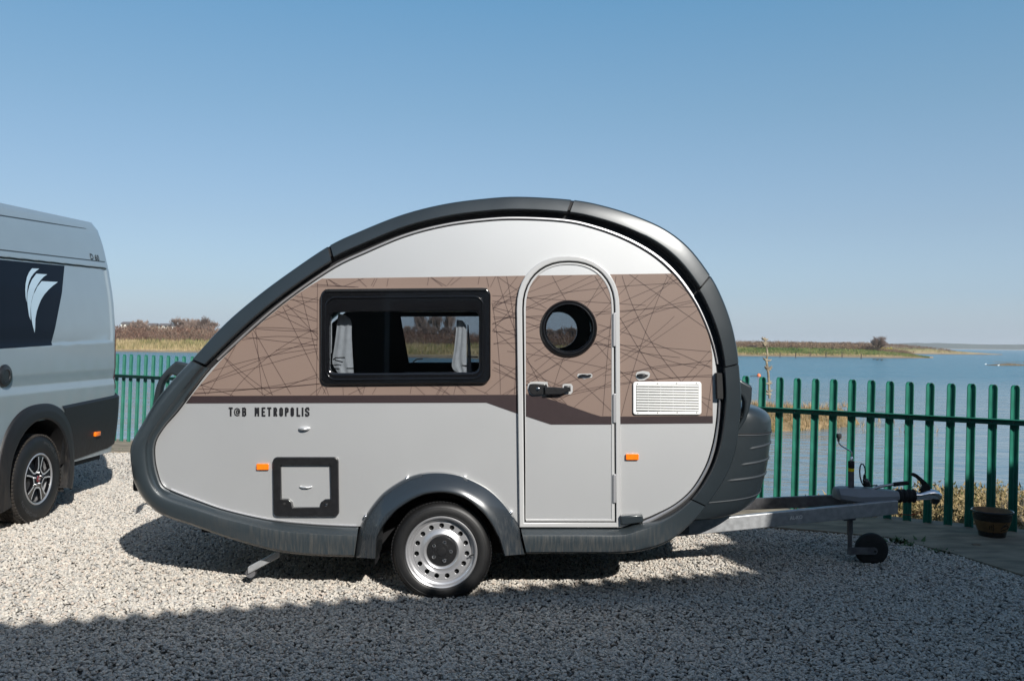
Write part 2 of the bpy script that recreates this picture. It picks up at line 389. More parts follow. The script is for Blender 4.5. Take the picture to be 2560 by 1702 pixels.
# blades helper
def blades(name,pts,hf,wf,m,nb=5,lean=.5,parent=None,seed=1):
    rnd=random.Random(seed); V=[];Fc=[]
    for (x,y,z,s) in pts:
        for b in range(nb):
            h=hf*s*rnd.uniform(.55,1.15); a=rnd.uniform(0,6.283); l=lean*rnd.uniform(.2,1)*h; ww=wf*s*rnd.uniform(.6,1.3)
            bx=x+rnd.uniform(-1,1)*hf*.25*s; by=y+rnd.uniform(-1,1)*hf*.25*s
            a2=rnd.uniform(0,6.283); i=len(V)
            V+= [(bx-ww*math.cos(a2),by-ww*math.sin(a2),z-.04),(bx+ww*math.cos(a2),by+ww*math.sin(a2),z-.04),(bx+l*math.cos(a),by+l*math.sin(a),z+h)]
            Fc.append((i,i+1,i+2))
    o=mesh(name,V,Fc,m,parent); return tag(o,kind='stuff')
def tangle(name,pts,size,m,nb=30,seed=1,wf=.04,flat=1.):
    rnd=random.Random(seed); V=[];Fc=[]
    for (x,y,z,s) in pts:
        for b in range(nb):
            a=rnd.uniform(0,6.283); e=rnd.uniform(.05,1.5); r=size*s*rnd.uniform(.25,1.)
            c=Vector((x+r*math.cos(a)*math.cos(e)*1.2,y+r*math.sin(a)*math.cos(e),z+r*math.sin(e)*flat))
            d=Vector((rnd.uniform(-1,1),rnd.uniform(-1,1),rnd.uniform(.1,1.4))).normalized()*size*s*rnd.uniform(.15,.4)
            q=Vector((rnd.uniform(-1,1),rnd.uniform(-1,1),rnd.uniform(-.4,.4))).normalized()*wf*s*rnd.uniform(.5,1.3)
            i=len(V); V+=[c-q,c+q,c+d]; Fc.append((i,i+1,i+2))
    return tag(mesh(name,V,Fc,m),kind='stuff')
# weeds on the near bank (leafy scraps + stems)
rnd=random.Random(5); pts=[]
for i in range(6500):
    p=rnd.choice(BV); 
    if p.z<-1.02 or p.x>13: continue
    pts.append((p.x+rnd.uniform(-.25,.25),p.y+rnd.uniform(-.3,.3),p.z,rnd.uniform(.5,1.1)))
tangle('bank_scrub',pts,.21,M['bramble'],nb=16,seed=9,wf=.016,flat=1.1)
sp=[p for p in pts if rnd.random()<.25]
blades('bank_grass',sp,.20,.006,M['reed'],nb=5,lean=.5,seed=4)
# mud spit in the middle distance
v=[];f=[];nx,ny=60,16
def spit(X,Y):
    d=Y-CAMY; c=30-.10*(X-5); hw=5.2*max(0,1-max(0,(X-6)/5.6))**.55*min(1,max(0,(X-.5)/2))**.5
    if hw<=.01: return -1.5
    t=(d-c)/hw
    return -1.12+.62*max(0,1-abs(t)**1.6)**.8+noise.noise((X*.8,Y*.8,1))*.12 if abs(t)<1 else -1.3
for i in range(nx):
    for j in range(ny):
        X=lerp(.5,12.5,i/(nx-1)); Y=lerp(23.5,37,j/(ny-1))+CAMY; v.append((X,Y,spit(X,Y)))
for i in range(nx-1):
    for j in range(ny-1): a=i*ny+j; f.append((a,a+ny,a+ny+1,a+1))
M['spit']=mat('dry_saltmarsh',(.30,.20,.10),.95,noise_s=1.6,noise_a=.45,col2=(.13,.10,.045),bump=.8,bump_s=6)
tag(mesh('salt_marsh_spit',v,f,M['spit'],smooth=True),kind='structure')
pts=[]
for i in range(9000):
    X=rnd.uniform(1,13.2);Y=rnd.uniform(22.5,38)+CAMY; z=spit(X,Y)
    if z>-1.06 or (z>-1.2 and rnd.random()<.2) or (X>9 and 26<Y-CAMY<31 and rnd.random()<.08): pts.append((X,Y,max(z,-1.02),rnd.uniform(.4,1)))
blades('salt_marsh_grass',pts,.26,.012,leafmat('marsh_grass',(.14,.11,.03),(.30,.20,.10),(.36,.27,.15),.5),nb=4,lean=.8,seed=2)
# far shore, island, distant hills
def strip(name,path,prof,m,seed=0,amp=.15,n=120):
    """path: (X, depth of shoreline, scale) ; prof: (offset back, height)"""
    V=[];Fc=[];k=len(prof)
    for i in range(n+1):
        X,d,s=cr(path,(len(path)-1)*i/n)
        for (o,h) in prof:
            V.append((X,d+CAMY+o*s,WZ+h*s+(noise.noise((X*.05,o*.3,seed))*amp*h if h>0 else 0)))
    for i in range(n):
        for j in range(k-1): a=i*k+j; Fc.append((a,a+k,a+k+1,a+1))
    o=tag(mesh(name,V,Fc,m,smooth=True),kind='structure'); return V,k
def landmat(name):
    m=bpy.data.materials.new(name); m.use_nodes=True; n=m.node_tree; b=n.nodes['Principled BSDF']; b.inputs['Roughness'].default_value=.95
    g=n.nodes.new('ShaderNodeNewGeometry'); sx=n.nodes.new('ShaderNodeSeparateXYZ'); n.links.new(g.outputs['Position'],sx.inputs[0])
    t=n.nodes.new('ShaderNodeTexNoise'); t.inputs['Scale'].default_value=.22; t.inputs['Detail'].default_value=5; n.links.new(g.outputs['Position'],t.inputs[0])
    ad=n.nodes.new('ShaderNodeMath'); ad.operation='MULTIPLY_ADD'; ad.inputs[1].default_value=.8; n.links.new(t.outputs[0],ad.inputs[0]); n.links.new(sx.outputs[2],ad.inputs[2])
    mr=n.nodes.new('ShaderNodeMapRange'); mr.inputs[1].default_value=-.8; mr.inputs[2].default_value=2.2; n.links.new(ad.outputs[0],mr.inputs[0])
    r=n.nodes.new('ShaderNodeValToRGB'); e=r.color_ramp.elements; e[0].position=0; e[0].color=(.10,.07,.045,1); e[1].position=1; e[1].color=(.16,.11,.07,1)
    for p,c in ((.10,(.22,.16,.10,1)),(.24,(.34,.26,.14,1)),(.5,(.30,.25,.11,1)),(.75,(.13,.15,.05,1))): k=e.new(p); k.color=c
    n.links.new(mr.outputs[0],r.inputs[0]); n.links.new(r.outputs[0],b.inputs['Base Color']); return m
LM=landmat('shore_land')
far=[(-420,185,1.),(-200,172,1.),(-110,163,1.),(-75,160,1.),(-50,158,1.),(-18,138,1.),(10,135,1.),(25,160,1.),(40,195,1.),(55,206,1.),(75,206,1.),(90,204,.9),(98,208,.45),(103,214,.12),(106,218,.02)]
prof=[(-3,-.3),(0,-.02),(5,.35),(9,.5),(13,1.3),(17,1.9),(28,2.3),(60,2.2),(90,2.0),(110,-.5)]
strip('far_shore',far,prof,LM,seed=2,n=220)
isl=[(60,300,.4),(90,320,.9),(120,336,1.),(150,340,1.1),(168,344,.85),(176,348,.6),(190,352,.3),(202,357,.06)]
strip('island_bank',isl,[(-2,-.3),(0,0),(6,.6),(12,1.9),(20,3.2),(40,3.2),(55,-.5)],LM,seed=5,n=80)
isl2=[(72,132,.05),(73.5,131,.5),(76,131.5,.8),(78,132,.5),(79,132,.05)]
strip('mud_islet',isl2,[(-.8,-.2),(0,.02),(.5,.35),(1.3,.4),(2,-.2)],M['soil'],n=30)
def fpath(path,X):
    for a,b in zip(path,path[1:]):
        if a[0]<=X<=b[0]:
            t=(X-a[0])/(b[0]-a[0]); return lerp(a[1],b[1],t),lerp(a[2],b[2],t)
    return path[-1][1],path[-1][2]
def hprof(o): return interp([(a,b) for a,b in prof],o)
def field(x0,x1,n,o0,o1,sc,seed,path=far,hp=hprof,dens=None):
    rd=random.Random(seed); out=[]
    for i in range(n):
        X=rd.uniform(x0,x1); o=rd.uniform(o0,o1); d,s=fpath(path,X)
        if s<.08: continue
        if dens and rd.random()>dens(X,o): continue
        out.append((X,d+CAMY+o*s,WZ+hp(o)*s-.05,rd.uniform(.6,1.2)*sc*(.5+.5*s)))
    return out
blades('reed_bed',field(-120,12,9000,7,15,1,11)+field(-120,12,2500,4,9,.5,12),1.05,.075,M['reed'],nb=4,lean=.45,seed=21)
blades('shore_grass',field(-120,30,3600,8,17,1,13,dens=lambda X,o:noise.noise((X*.09,o*.2,7))>-.02)+field(38,104,7000,9,16,.75,14)+field(10,40,1500,10,18,.9,15),.85,.11,M['grass'],nb=4,lean=.4,seed=22)
blades('tussock_grass',field(38,104,3800,5,12,.7,16)+field(60,186,2500,7,16,.9,17,path=isl,hp=lambda o:interp([(-2,-.3),(0,0),(6,.6),(12,1.9),(20,3.2),(40,3.2)],o)),.65,.10,M['reed'],nb=3,lean=.5,seed=23)
tangle('brown_scrub',field(-125,20,2300,15,32,1.,31,dens=lambda X,o:noise.noise((X*.07,o*.1,3))>-.35)+field(-46,20,1700,24,44,.85,39,dens=lambda X,o:noise.noise((X*.06,o*.1,9))>-.3)+field(-84,-46,1500,22,44,1.2,40)+field(-112,-84,500,22,40,1.25,41),1.75,M['scrub'],nb=40,seed=33,wf=.06,flat=1.2)
tangle('heath_scrub',field(44,100,2000,16,38,1.15,34)+field(20,46,500,17,40,1.,35),1.15,M['heath'],nb=30,seed=36,wf=.06,flat=1.1)
tangle('island_scrub',field(66,182,1500,11,38,1.2,37,path=isl,hp=lambda o:interp([(-2,-.3),(0,0),(6,.6),(12,1.9),(20,3.2),(40,3.2)],o)),.9,M['heath'],nb=26,seed=38,wf=.08)
tangle('gorse_bush',[(93+i*.7,fpath(far,93)[0]+CAMY+14,1.+.1*(i%2),1) for i in range(5)],.55,M['gorse'],nb=40,seed=3,wf=.09)
tangle('islet_weed',[(73.5+i*.35,131.9+CAMY,-.65,1) for i in range(15)],.4,M['heath'],nb=24,seed=6,wf=.03,flat=.7)
# distant hills
def hills(name,d,x0,x1,hf,seed,col):
    V=[];Fc=[];n=160
    for i in range(n+1):
        X=lerp(x0,x1,i/n); h=max(.0,hf(i/n))*(1+.45*noise.noise((X*.004,seed,0))+.25*noise.noise((X*.02,seed,4)))
        V+=[(X,d,WZ-1),(X,d+5,WZ+.4),(X,d+60,WZ+h),(X,d+400,WZ+h*.7)]
    for i in range(n):
        for j in range(3): a=i*4+j; Fc.append((a,a+4,a+5,a+1))
    return tag(mesh(name,V,Fc,mat(name+'_cover',col,.95,noise_s=.02,noise_a=.35),smooth=True),kind='structure')
hills('distant_hills',1900,-1500,1500,lambda t:9+4*math.sin(t*9),1,(.055,.07,.045))
hills('distant_shore',2300,500,2600,lambda t:11*min(1,t*3)*(.75+.35*math.sin(t*11+1)),8,(.06,.07,.05))
tag(mesh('shingle_beach',[(560,1888,WZ-.5),(1400,1888,WZ-.5),(1400,1893,WZ+1.1),(560,1893,WZ+1.1)],[(0,1,2,3)],mat('pale_beach',(.26,.24,.21),.9)),kind='structure')
# ---------------------------------------------------------------- haze
bm=bmesh.new(); boxbm(bm,(0,1800,5.5),(8200,4500,17)); hz=bmo('haze',bm)
hm=bpy.data.materials.new('haze'); hm.use_nodes=True; n=hm.node_tree; n.nodes.clear(); o=n.nodes.new('ShaderNodeOutputMaterial')
pv=n.nodes.new('ShaderNodeVolumePrincipled'); pv.inputs['Color'].default_value=(.86,.92,1,1); pv.inputs['Density'].default_value=.00022; pv.inputs['Anisotropy'].default_value=0.
n.links.new(pv.outputs[0],o.inputs['Volume']); hz.data.materials.append(hm); tag(hz,kind='stuff')
# ---------------------------------------------------------------- gravel stones (geometry nodes)
def gravel():
    import numpy as np
    rg=np.random.default_rng(3)
    def reg(x0,x1,y0,y1,dens):
        n=int((x1-x0)*(y1-y0)*dens); return np.stack([rg.uniform(x0,x1,n),rg.uniform(y0,y1,n)],1)
    pts=np.concatenate([reg(-3.6,3.6,-2.3,-.6,6200),reg(-5,4.6,-.6,4.2,5400),reg(-9,1.5,4.2,8.5,3000),reg(-12,-5,8.5,12,1500)])
    d=pts[:,1]-CAMY
    k=(np.abs(pts[:,0])<.60*d+1.1)
    ex=np.array([e[0] for e in dense]);ey=np.array([e[1] for e in dense])
    k&=pts[:,1]<np.interp(pts[:,0],ex,ey)+.02+rg.normal(0,.03,len(pts))
    pts=pts[k]; n=len(pts)
    co=np.zeros((n,3),np.float32); co[:,:2]=pts; co[:,2]=rg.uniform(-.003,.014,n)+.0045+.003*np.sin(pts[:,0]*2.1+1.3*np.sin(pts[:,1]*1.7))+.002*np.sin(pts[:,1]*3.3+pts[:,0])
    me=bpy.data.meshes.new('gravel'); me.vertices.add(n); me.vertices.foreach_set('co',co.ravel())
    o=bpy.data.objects.new('gravel',me); COL.objects.link(o)
    ng=bpy.data.node_groups.new('gravel_scatter','GeometryNodeTree')
    ng.interface.new_socket('Geometry',in_out='INPUT',socket_type='NodeSocketGeometry'); ng.interface.new_socket('Geometry',in_out='OUTPUT',socket_type='NodeSocketGeometry')
    N=ng.nodes; L=ng.links
    gi=N.new('NodeGroupInput'); go=N.new('NodeGroupOutput')
    jn=N.new('GeometryNodeJoinGeometry')
    for i in range(6):
        ic=N.new('GeometryNodeMeshIcoSphere'); ic.inputs['Radius'].default_value=.0085; ic.inputs['Subdivisions'].default_value=2
        nz=N.new('ShaderNodeTexNoise'); nz.noise_dimensions='4D'; nz.inputs['Scale'].default_value=78; nz.inputs['W'].default_value=i*7.3; nz.inputs['Detail'].default_value=1
        sb=N.new('ShaderNodeVectorMath'); sb.operation='SUBTRACT'; sb.inputs[1].default_value=(.5,.5,.5); L.new(nz.outputs['Color'],sb.inputs[0])
        sc=N.new('ShaderNodeVectorMath'); sc.operation='SCALE'; sc.inputs['Scale'].default_value=.019; L.new(sb.outputs[0],sc.inputs[0])
        spn=N.new('GeometryNodeSetPosition'); L.new(ic.outputs[0],spn.inputs[0]); L.new(sc.outputs[0],spn.inputs['Offset'])
        sm=N.new('GeometryNodeSetMaterial'); sm.inputs['Material'].default_value=M['stone']; L.new(spn.outputs[0],sm.inputs[0])
        g2=N.new('GeometryNodeGeometryToInstance'); L.new(sm.outputs[0],g2.inputs[0]); L.new(g2.outputs[0],jn.inputs[0])
    ip=N.new('GeometryNodeInstanceOnPoints'); L.new(gi.outputs[0],ip.inputs['Points']); L.new(jn.outputs[0],ip.inputs['Instance'])
    ip.inputs['Pick Instance'].default_value=True
    ri=N.new('FunctionNodeRandomValue'); ri.data_type='INT'; ri.inputs[4].default_value=0; ri.inputs[5].default_value=5; L.new(ri.outputs[2],ip.inputs['Instance Index'])
    rr=N.new('FunctionNodeRandomValue'); rr.data_type='FLOAT_VECTOR'; rr.inputs[0].default_value=(-.5,-.5,0); rr.inputs[1].default_value=(.5,.5,6.28); rr.inputs['Seed'].default_value=4; L.new(rr.outputs[0],ip.inputs['Rotation'])
    rs=N.new('FunctionNodeRandomValue'); rs.data_type='FLOAT_VECTOR'; rs.inputs[0].default_value=(.7,.5,.4); rs.inputs[1].default_value=(1.45,1.1,.85); rs.inputs['Seed'].default_value=8; L.new(rs.outputs[0],ip.inputs['Scale'])
    L.new(ip.outputs[0],go.inputs[0])
    md=o.modifiers.new('scatter','NODES'); md.node_group=ng
    tag(o,kind='stuff'); return n
def stonemat():
    m=bpy.data.materials.new('limestone_chippings'); m.use_nodes=True; n=m.node_tree; b=n.nodes['Principled BSDF']; b.inputs['Roughness'].default_value=.8; b.inputs['Specular IOR Level'].default_value=.35
    oi=n.nodes.new('ShaderNodeObjectInfo'); r=n.nodes.new('ShaderNodeValToRGB'); e=r.color_ramp.elements
    e[0].position=0; e[0].color=(.20,.193,.18,1); e[1].position=1; e[1].color=(.69,.62,.53,1)
    for p,c in ((.05,(.31,.30,.285)),(.14,(.45,.43,.395)),(.42,(.545,.51,.455)),(.65,(.61,.56,.49)),(.83,(.53,.44,.37)),(.86,(.62,.585,.52))): k=e.new(p); k.color=(*c,1)
    n.links.new(oi.outputs['Random'],r.inputs[0])
    tc=n.nodes.new('ShaderNodeTexCoord'); t=n.nodes.new('ShaderNodeTexNoise'); t.inputs['Scale'].default_value=150; n.links.new(tc.outputs['Object'],t.inputs[0])
    mx=n.nodes.new('ShaderNodeMix'); mx.data_type='RGBA'; mx.blend_type='MULTIPLY'; mx.inputs['Factor'].default_value=.22; n.links.new(r.outputs[0],mx.inputs['A']); n.links.new(t.outputs[0],mx.inputs['B'])
    n.links.new(mx.outputs['Result'],b.inputs['Base Color']); return m
M['stone']=stonemat()
gravel()
# ---------------------------------------------------------------- trees, houses and small things across the water
def tree_mesh(seed,h,spread,levels=5,r0=.16,up=.5,nch=(3,4),poplar=False,stem=.16,fan=0):
    rd=random.Random(seed); T=([],[]); C=([],[])
    def seg(store,a,b,ra,rb,sides=4):
        V,Fc=store; t=(b-a).normalized(); x=t.cross(Vector((0,1,.3))).normalized(); y=t.cross(x); i=len(V)
        for c,r in ((a,ra),(b,rb)):
            for k in range(sides):
                an=2*math.pi*k/sides; V.append(c+(x*math.cos(an)+y*math.sin(an))*r)
        for k in range(sides): Fc.append((i+k,i+(k+1)%sides,i+sides+(k+1)%sides,i+sides+k))
    def grow(p,d,l,r,lv):
        q=p+d*l; seg(T if lv<2 else C,p,q,r,r*.65,5 if lv<2 else 3)
        if lv>=levels: return
        for k in range(rd.randint(*nch)):
            if poplar: nd=(d+Vector((rd.uniform(-1,1),rd.uniform(-1,1),rd.uniform(.6,1.4)))*.35).normalized()
            else: nd=(d+Vector((rd.uniform(-1,1),rd.uniform(-1,1),rd.uniform(-.1,1.)*up))*spread).normalized()
            grow(lerp(p,q,rd.uniform(.45 if lv else .35,1.)),nd,l*rd.uniform(.66,.9),max(r*.6,.018),lv+1)
    for f_ in range(fan): a_=6.283*f_/fan; grow(Vector((0,0,-.3)),Vector((math.cos(a_)*.75,math.sin(a_)*.75,1)).normalized(),h*.16,r0*.7,0)
    grow(Vector((0,0,-.3)),Vector((rd.uniform(-.1,.1),0,1)).normalized(),h*stem,r0,0)
    zs=max(v.z for v in C[0]); k=h/zs
    for st in (T,C): st[0][:]=[v*k for v in st[0]]
    a=bpy.data.meshes.new('trunk'); a.from_pydata([tuple(v) for v in T[0]],[],T[1]); a.materials.append(M['bark'])
    b=bpy.data.meshes.new('crown'); b.from_pydata([tuple(v) for v in C[0]],[],C[1]); b.materials.append(M['twig'])
    return a,b
TV=[tree_mesh(s,6.,.80,6,.13,.75,(3,4)) for s in (1,2,3,4)]+[tree_mesh(s,9,.5,5,.12,poplar=True,nch=(3,4),stem=.24) for s in (5,6)]+[tree_mesh(9,6.,.75,5,.13,.9,(3,4),stem=.2,fan=7)]
def put_tree(name,var,X,back,s,label,group,cat='tree',path=far,hp=hprof):
    d,sc=fpath(path,X); loc=(X,d+CAMY+back*sc,WZ+hp(back)*sc)
    e=empty(name,loc,label,cat,group,rz=random.uniform(0,6.28)); e.scale=(s,s,s*random.uniform(.9,1.1))
    for k,me in zip(('trunk','crown'),TV[var]):
        o=bpy.data.objects.new(k,me); COL.objects.link(o); o.parent=e
    return e
def px2X(px,d): return (px-1280)/F*d
tl=[(290,'bare tree on the far shore just right of the parked van, first of its row'),(318,'low bare tree by the white holiday homes on the far shore'),(352,'spreading bare tree standing over the white holiday homes'),(372,'grey bare tree at the right end of the white holiday homes'),(415,'small bare tree beside the gap in the far treeline'),(455,'tallest round crowned bare tree on the far shore left of the caravan roof'),(482,'bare tree between the tall round crown and the reddish scrub'),(508,'bare tree above the reddish brown scrub on the far shore'),(530,'bare tree next to the caravan roof edge above the scrub'),(556,'bare tree partly hidden by the sloping caravan roof')]
sc=[.75,.68,.8,.74,.62,1.02,.8,.82,.85,.78]
for i,(px,lb) in enumerate(tl):
    put_tree('bare_tree',i%4,px2X(px,200),32+(i*7)%9,sc[i],lb,'bare trees on the far shore')
for i,px in enumerate((980,1010,1030,1060,1085,1110,1140,1380,1402,1425,1445)):
    put_tree('bare_tree',(i*3)%4,px2X(px,170),28+(i*5)%9,.62 if px<1300 else .62,
      'bare tree seen small through the caravan, %s'%(['left of the poplar row','under the first poplars','below the left poplars','below the middle poplars','below the right poplars','right of the poplar row','beside the grey curtain','at the left in the round door window','in the middle of the round door window','right of centre in the round door window','at the right edge of the round door window'][i]),'bare trees seen through the caravan windows')
pop=[1040,1049,1058,1067,1076,1085,1093,1102,1111,1120]
for i,px in enumerate(pop):
    put_tree('poplar_tree',4+i%2,px2X(px,235),96,.98*(.85+.3*random.random()),'%s slender bare poplar of the row seen through the caravan side window'%(['leftmost','second','third','fourth','fifth','sixth','seventh','eighth','ninth','rightmost'][i]),'row of poplars across the water')
tr=put_tree('bare_tree',6,px2X(2178,222),16,.62,'lone rounded bare tree on top of the island',None)
tr.scale=(.7,.7,.56); tr.location.z+=.7
t2=put_tree('bare_tree',1,px2X(1880,222),16,.22,'low dark bare bush at the left end of the island ridge',None,cat='bush'); t2.scale=(.55,.4,.2)
# white holiday homes
def home(px,px2,pybot,hpx,label,d=205):
    X0,X1=px2X(px,d),px2X(px2,d); z0=CAMZ-(pybot-845)*d/F; h=hpx*d/F
    e=empty('holiday_home',((X0+X1)/2,d+CAMY,z0),label,'holiday home','white holiday homes on the far shore')
    w=X1-X0; c=Vector(((X0+X1)/2,d+CAMY,z0))
    box('wall',c+Vector((0,1.5,h/2-1)),(w,3,h+2),M['caravanw'],e)
    bm=bmesh.new()
    vs=[bm.verts.new(c+Vector(q)) for q in ((-w/2-.2,-.2,h),(w/2+.2,-.2,h),(w/2+.2,3.2,h),(-w/2-.2,3.2,h),(-w/2-.2,1.5,h+.55),(w/2+.2,1.5,h+.55))]
    for q in ((0,1,5,4),(2,3,4,5),(0,4,3),(1,2,5),(0,3,2,1)): bm.faces.new([vs[i] for i in q])
    bmo('roof',bm,M['roofw'],e)
    k=max(2,int(w/2.2))
    for i in range(k): box('window',c+Vector((-w/2+w*(i+.5)/k,-.02,h*.55)),(w/k*.45,.05,h*.4),M['gloss'],e)
home(302,322,818,8,'short white holiday home nearest the van on the far shore')
home(322,340,819,7,'white holiday home second from the van among the bare trees')
home(358,386,819,6,'long white holiday home half hidden behind the spreading bare tree')
home(396,420,819,6,'white holiday home beside the gap in the far treeline')
home(429,458,822,8,'largest white holiday home with dark windows beside the tall bare tree')
home(1012,1030,838,7,'white holiday home seen through the caravan side window',170)
# thin posts in the water's edge and birds
for i,(px,py) in enumerate(((1950,889),(1989,891),(2025,888),(2065,889),(2105,890),(2153,893))):
    q=PZ(px,py+4,WZ); o=box('mooring_post',(q.x,q.y,WZ+.45),(.16,.16,1.3),M['post'])
    tag(o,'%s thin dark post at the water edge of the island'%(['leftmost','second','third','fourth','fifth','rightmost'][i]),'post','thin posts along the island shore')
def bird(px,py,m,s,label,grp):
    q=PZ(px,py,WZ); e=empty('water_bird',q,label,'bird',grp)
    bm=bmesh.new(); bmesh.ops.create_icosphere(bm,subdivisions=2,radius=.5,matrix=Matrix.Translation(q+Vector((0,0,.12*s)))@Matrix.Diagonal((.6*s,.3*s,.28*s,1))); 
    tubebm(bm,[q+Vector((.2*s,0,.15*s)),q+Vector((.30*s,0,.34*s)),q+Vector((.36*s,0,.40*s))],[.08*s,.05*s,.055*s],6)
    bmo('body',bm,m,e,True)
    return e
bird(2464,911,M['birdw'],.45,'small white gull resting on the water left of the mud islet','gulls on the water')
bird(2496,914,M['birdw'],.5,'small white gull standing at the foot of the mud islet','gulls on the water')
bird(2184,899,M['post'],.7,'leftmost dark duck floating off the island','dark ducks off the island')
bird(2193,900,M['post'],.8,'middle dark duck floating off the island','dark ducks off the island')
bird(2204,901,M['post'],.7,'rightmost dark duck floating off the island','dark ducks off the island')
q=PZ(1897,941,WZ); e=empty('mooring_buoy',q,'small orange buoy floating left of the dead knotted stem','buoy')
lathe('float',[(.0,-.14),(.12,-.12),(.17,0),(.14,.12),(.05,.19),(0,.2)],q+Vector((0,0,.06)),M['buoy'],e,'Z',14)
tube('mooring_rope',[q+Vector((-.15,0,.05)),q+Vector((-.5,0,.06)),q+Vector((-.8,0,-.02))],.025,M['post'],e,5)
# dead knotted stem on the spit
d0=33.; b0=CAM+ray(1924,990)*d0; k=d0/F
st=empty('dead_stem',b0,'tall dead knotted stem standing on the salt marsh behind the fence','dead stem')
pts=[];rr=[]
for i,(px,py,r) in enumerate(((1924,996,4),(1923,975,4.5),(1922,955,4),(1921,935,4),(1918,915,4.5),(1916,900,3.5),(1919,888,3.2),(1917,872,3),(1914,860,4),(1913,850,3.2),(1912,843,2))):
    q=CAM+ray(px,py)*d0; pts.append(q); rr.append(r*k*.72)
tube('stem',pts,rr,M['drift'],st,8)
rd=random.Random(4)
for i,(px,py) in enumerate(((1923,978),(1921,958),(1920,924),(1918,901),(1915,864),(1913,858),(1912,848),(1922,985),(1919,921))):
    q=CAM+ray(px,py)*d0; bm=bmesh.new()
    for s in (-1,1,rd.choice((-1,1))):
        e2=q+Vector((s*rd.uniform(7,12)*k,rd.uniform(-4,4)*k,rd.uniform(1,8)*k)); tubebm(bm,[q,lerp(q,e2,.6)+Vector((0,0,-2*k)),e2],[3.5*k,2.*k,.6*k],5)
    bmo('stub',bm,M['drift'],st,True)
# ---------------------------------------------------------------- palisade fence
fe=empty('palisade_fence',(0,fy(0),0),'green steel palisade fence with dark rail running along the concrete kerb','fence')
ss=.1387; W2=.0345
prof=[(-W2,.008),(-W2+.002,.0),(-.029,-.001),(-.008,.021),(-.004,.019),(.006,.019),(.010,.021),(.029,-.001),(W2-.002,.0),(W2,.008)]
th=.003
def pale_mesh(h):
    V=[];Fc=[];zs=[-.16,h-.022,h-.008,h]; sc=[1,1,.86,.60]
    n=len(prof)
    for side in (0,1):
        for z,s in zip(zs,sc):
            for (a,b) in prof: V.append((a*s,b+side*th,z))
    for side in (0,1):
        o=side*4*n
        for r in range(3):
            for k in range(n-1):
                q=(o+r*n+k,o+r*n+k+1,o+(r+1)*n+k+1,o+(r+1)*n+k); Fc.append(q if side==0 else q[::-1])
    m0=4*n
    for r in range(3):
        for k in (0,n-1): Fc.append((r*n+k,m0+r*n+k,m0+(r+1)*n+k,(r+1)*n+k))
    for k in range(n-1): Fc.append((3*n+k,3*n+k+1,m0+3*n+k+1,m0+3*n+k))
    me=bpy.data.meshes.new('pale'); me.from_pydata(V,[],Fc); me.materials.append(M['pale']); return me
PM=pale_mesh(1.0)
ang=math.atan2(FD.y,FD.x); rd=random.Random(2)
X0=3.7142/8.5*9.5
n0=-int((7.6-X0)/ss); 
for n in range(n0,112):
    X=X0-n*ss
    h=1.247+(4.15-X)*.0066
    o=bpy.data.objects.new('pale',PM); COL.objects.link(o); o.parent=fe; o.matrix_parent_inverse=wm(fe).inverted()
    o.matrix_basis=Matrix.Translation((X,fy(X),0))@Matrix.Rotation(ang+rd.uniform(-.02,.02),4,'Z')@Matrix.Rotation(R(-1.2)+rd.uniform(-.004,.004),4,'X')@Matrix.Rotation(R(.55)+rd.uniform(-.003,.003),4,'Y')@Matrix.Diagonal((1,1,h+rd.uniform(-.004,.004),1))
# rail: L angle, horizontal leg on top towards the yard
def rz(X): return .968+(4.15-X)*.0052
V=[];Fc=[]
sec=[(-.055,0),(-.006,0),(-.006,-.05),(-.0105,-.05),(-.0105,-.0055),(-.055,-.0055)]
xs=[7.8,4,0,-4,-8,-12]
for X in xs:
    for (a,b) in sec: V.append(Vector((X,fy(X),rz(X)+b))+FN*(a+.018*0-.004+.02*0))
for i in range(len(xs)-1):
    for k in range(6): Fc.append((i*6+k,i*6+(k+1)%6,(i+1)*6+(k+1)%6,(i+1)*6+k))
mesh('rail',V,Fc,M['pale'],fe)
bm=bmesh.new()
for n in range(n0,60):
    X=X0-n*ss; c=Vector((X,fy(X),rz(X)-.027))-FN*.018
    bmesh.ops.create_icosphere(bm,subdivisions=1,radius=.007,matrix=Matrix.Translation(c))
o=bmo('bolt',bm,M['galvd'],fe); tag(o,kind='stuff')
# ---------------------------------------------------------------- plant pot on the kerb
pc=PZ(2480,1341,.035); pr=.150
pe=empty('plant_pot',pc,'glazed plant pot with dark rim and brown band on the concrete kerb','plant pot')
outer=[(0,.0),(.095,.0),(.100,.012),(.108,.055)]; 
lathe('base',[(0,0),(.094,0),(.098,.01),(.106,.052)],pc,M['glaze'],pe,'Z',48)
lathe('band',[(.106,.052),(.122,.09),(.133,.125),(.136,.140)],pc,M['ochre'],pe,'Z',48)
lathe('collar',[(.136,.140),(.139,.146),(.142,.19),(.150,.198),(.155,.205),(.155,.212),(.150,.216),(.145,.213)],pc,M['glaze'],pe,'Z',48)
lathe('inner_wall',[(.145,.213),(.140,.205),(.130,.14),(.1,.06),(.09,.05),(0,.05)],pc,M['terra'],pe,'Z',48)
def on_pot(a,z):
    r=interp([(.052,.106),(.09,.122),(.125,.133),(.14,.136)],z)+.0012; t=R(-90)+a
    return pc+Vector((r*math.cos(t),r*math.sin(t),z))
bm=bmesh.new()
for s in ([(.0,.085),(.1,.1),(.25,.112),(.42,.115),(.55,.105),(.6,.092),(.5,.082),(.35,.08),(.2,.078),(.05,.068)],[(.12,.105),(.25,.12),(.35,.13)],[(-.55,.115),(-.5,.07)],[(-.62,.11),(-.66,.08)],[(-.45,.12),(-.4,.085),(-.42,.068)]):
    tubebm(bm,[on_pot(a,z) for a,z in s],.0028,5)
bmo('brush_mark',bm,M['glaze'],pe)
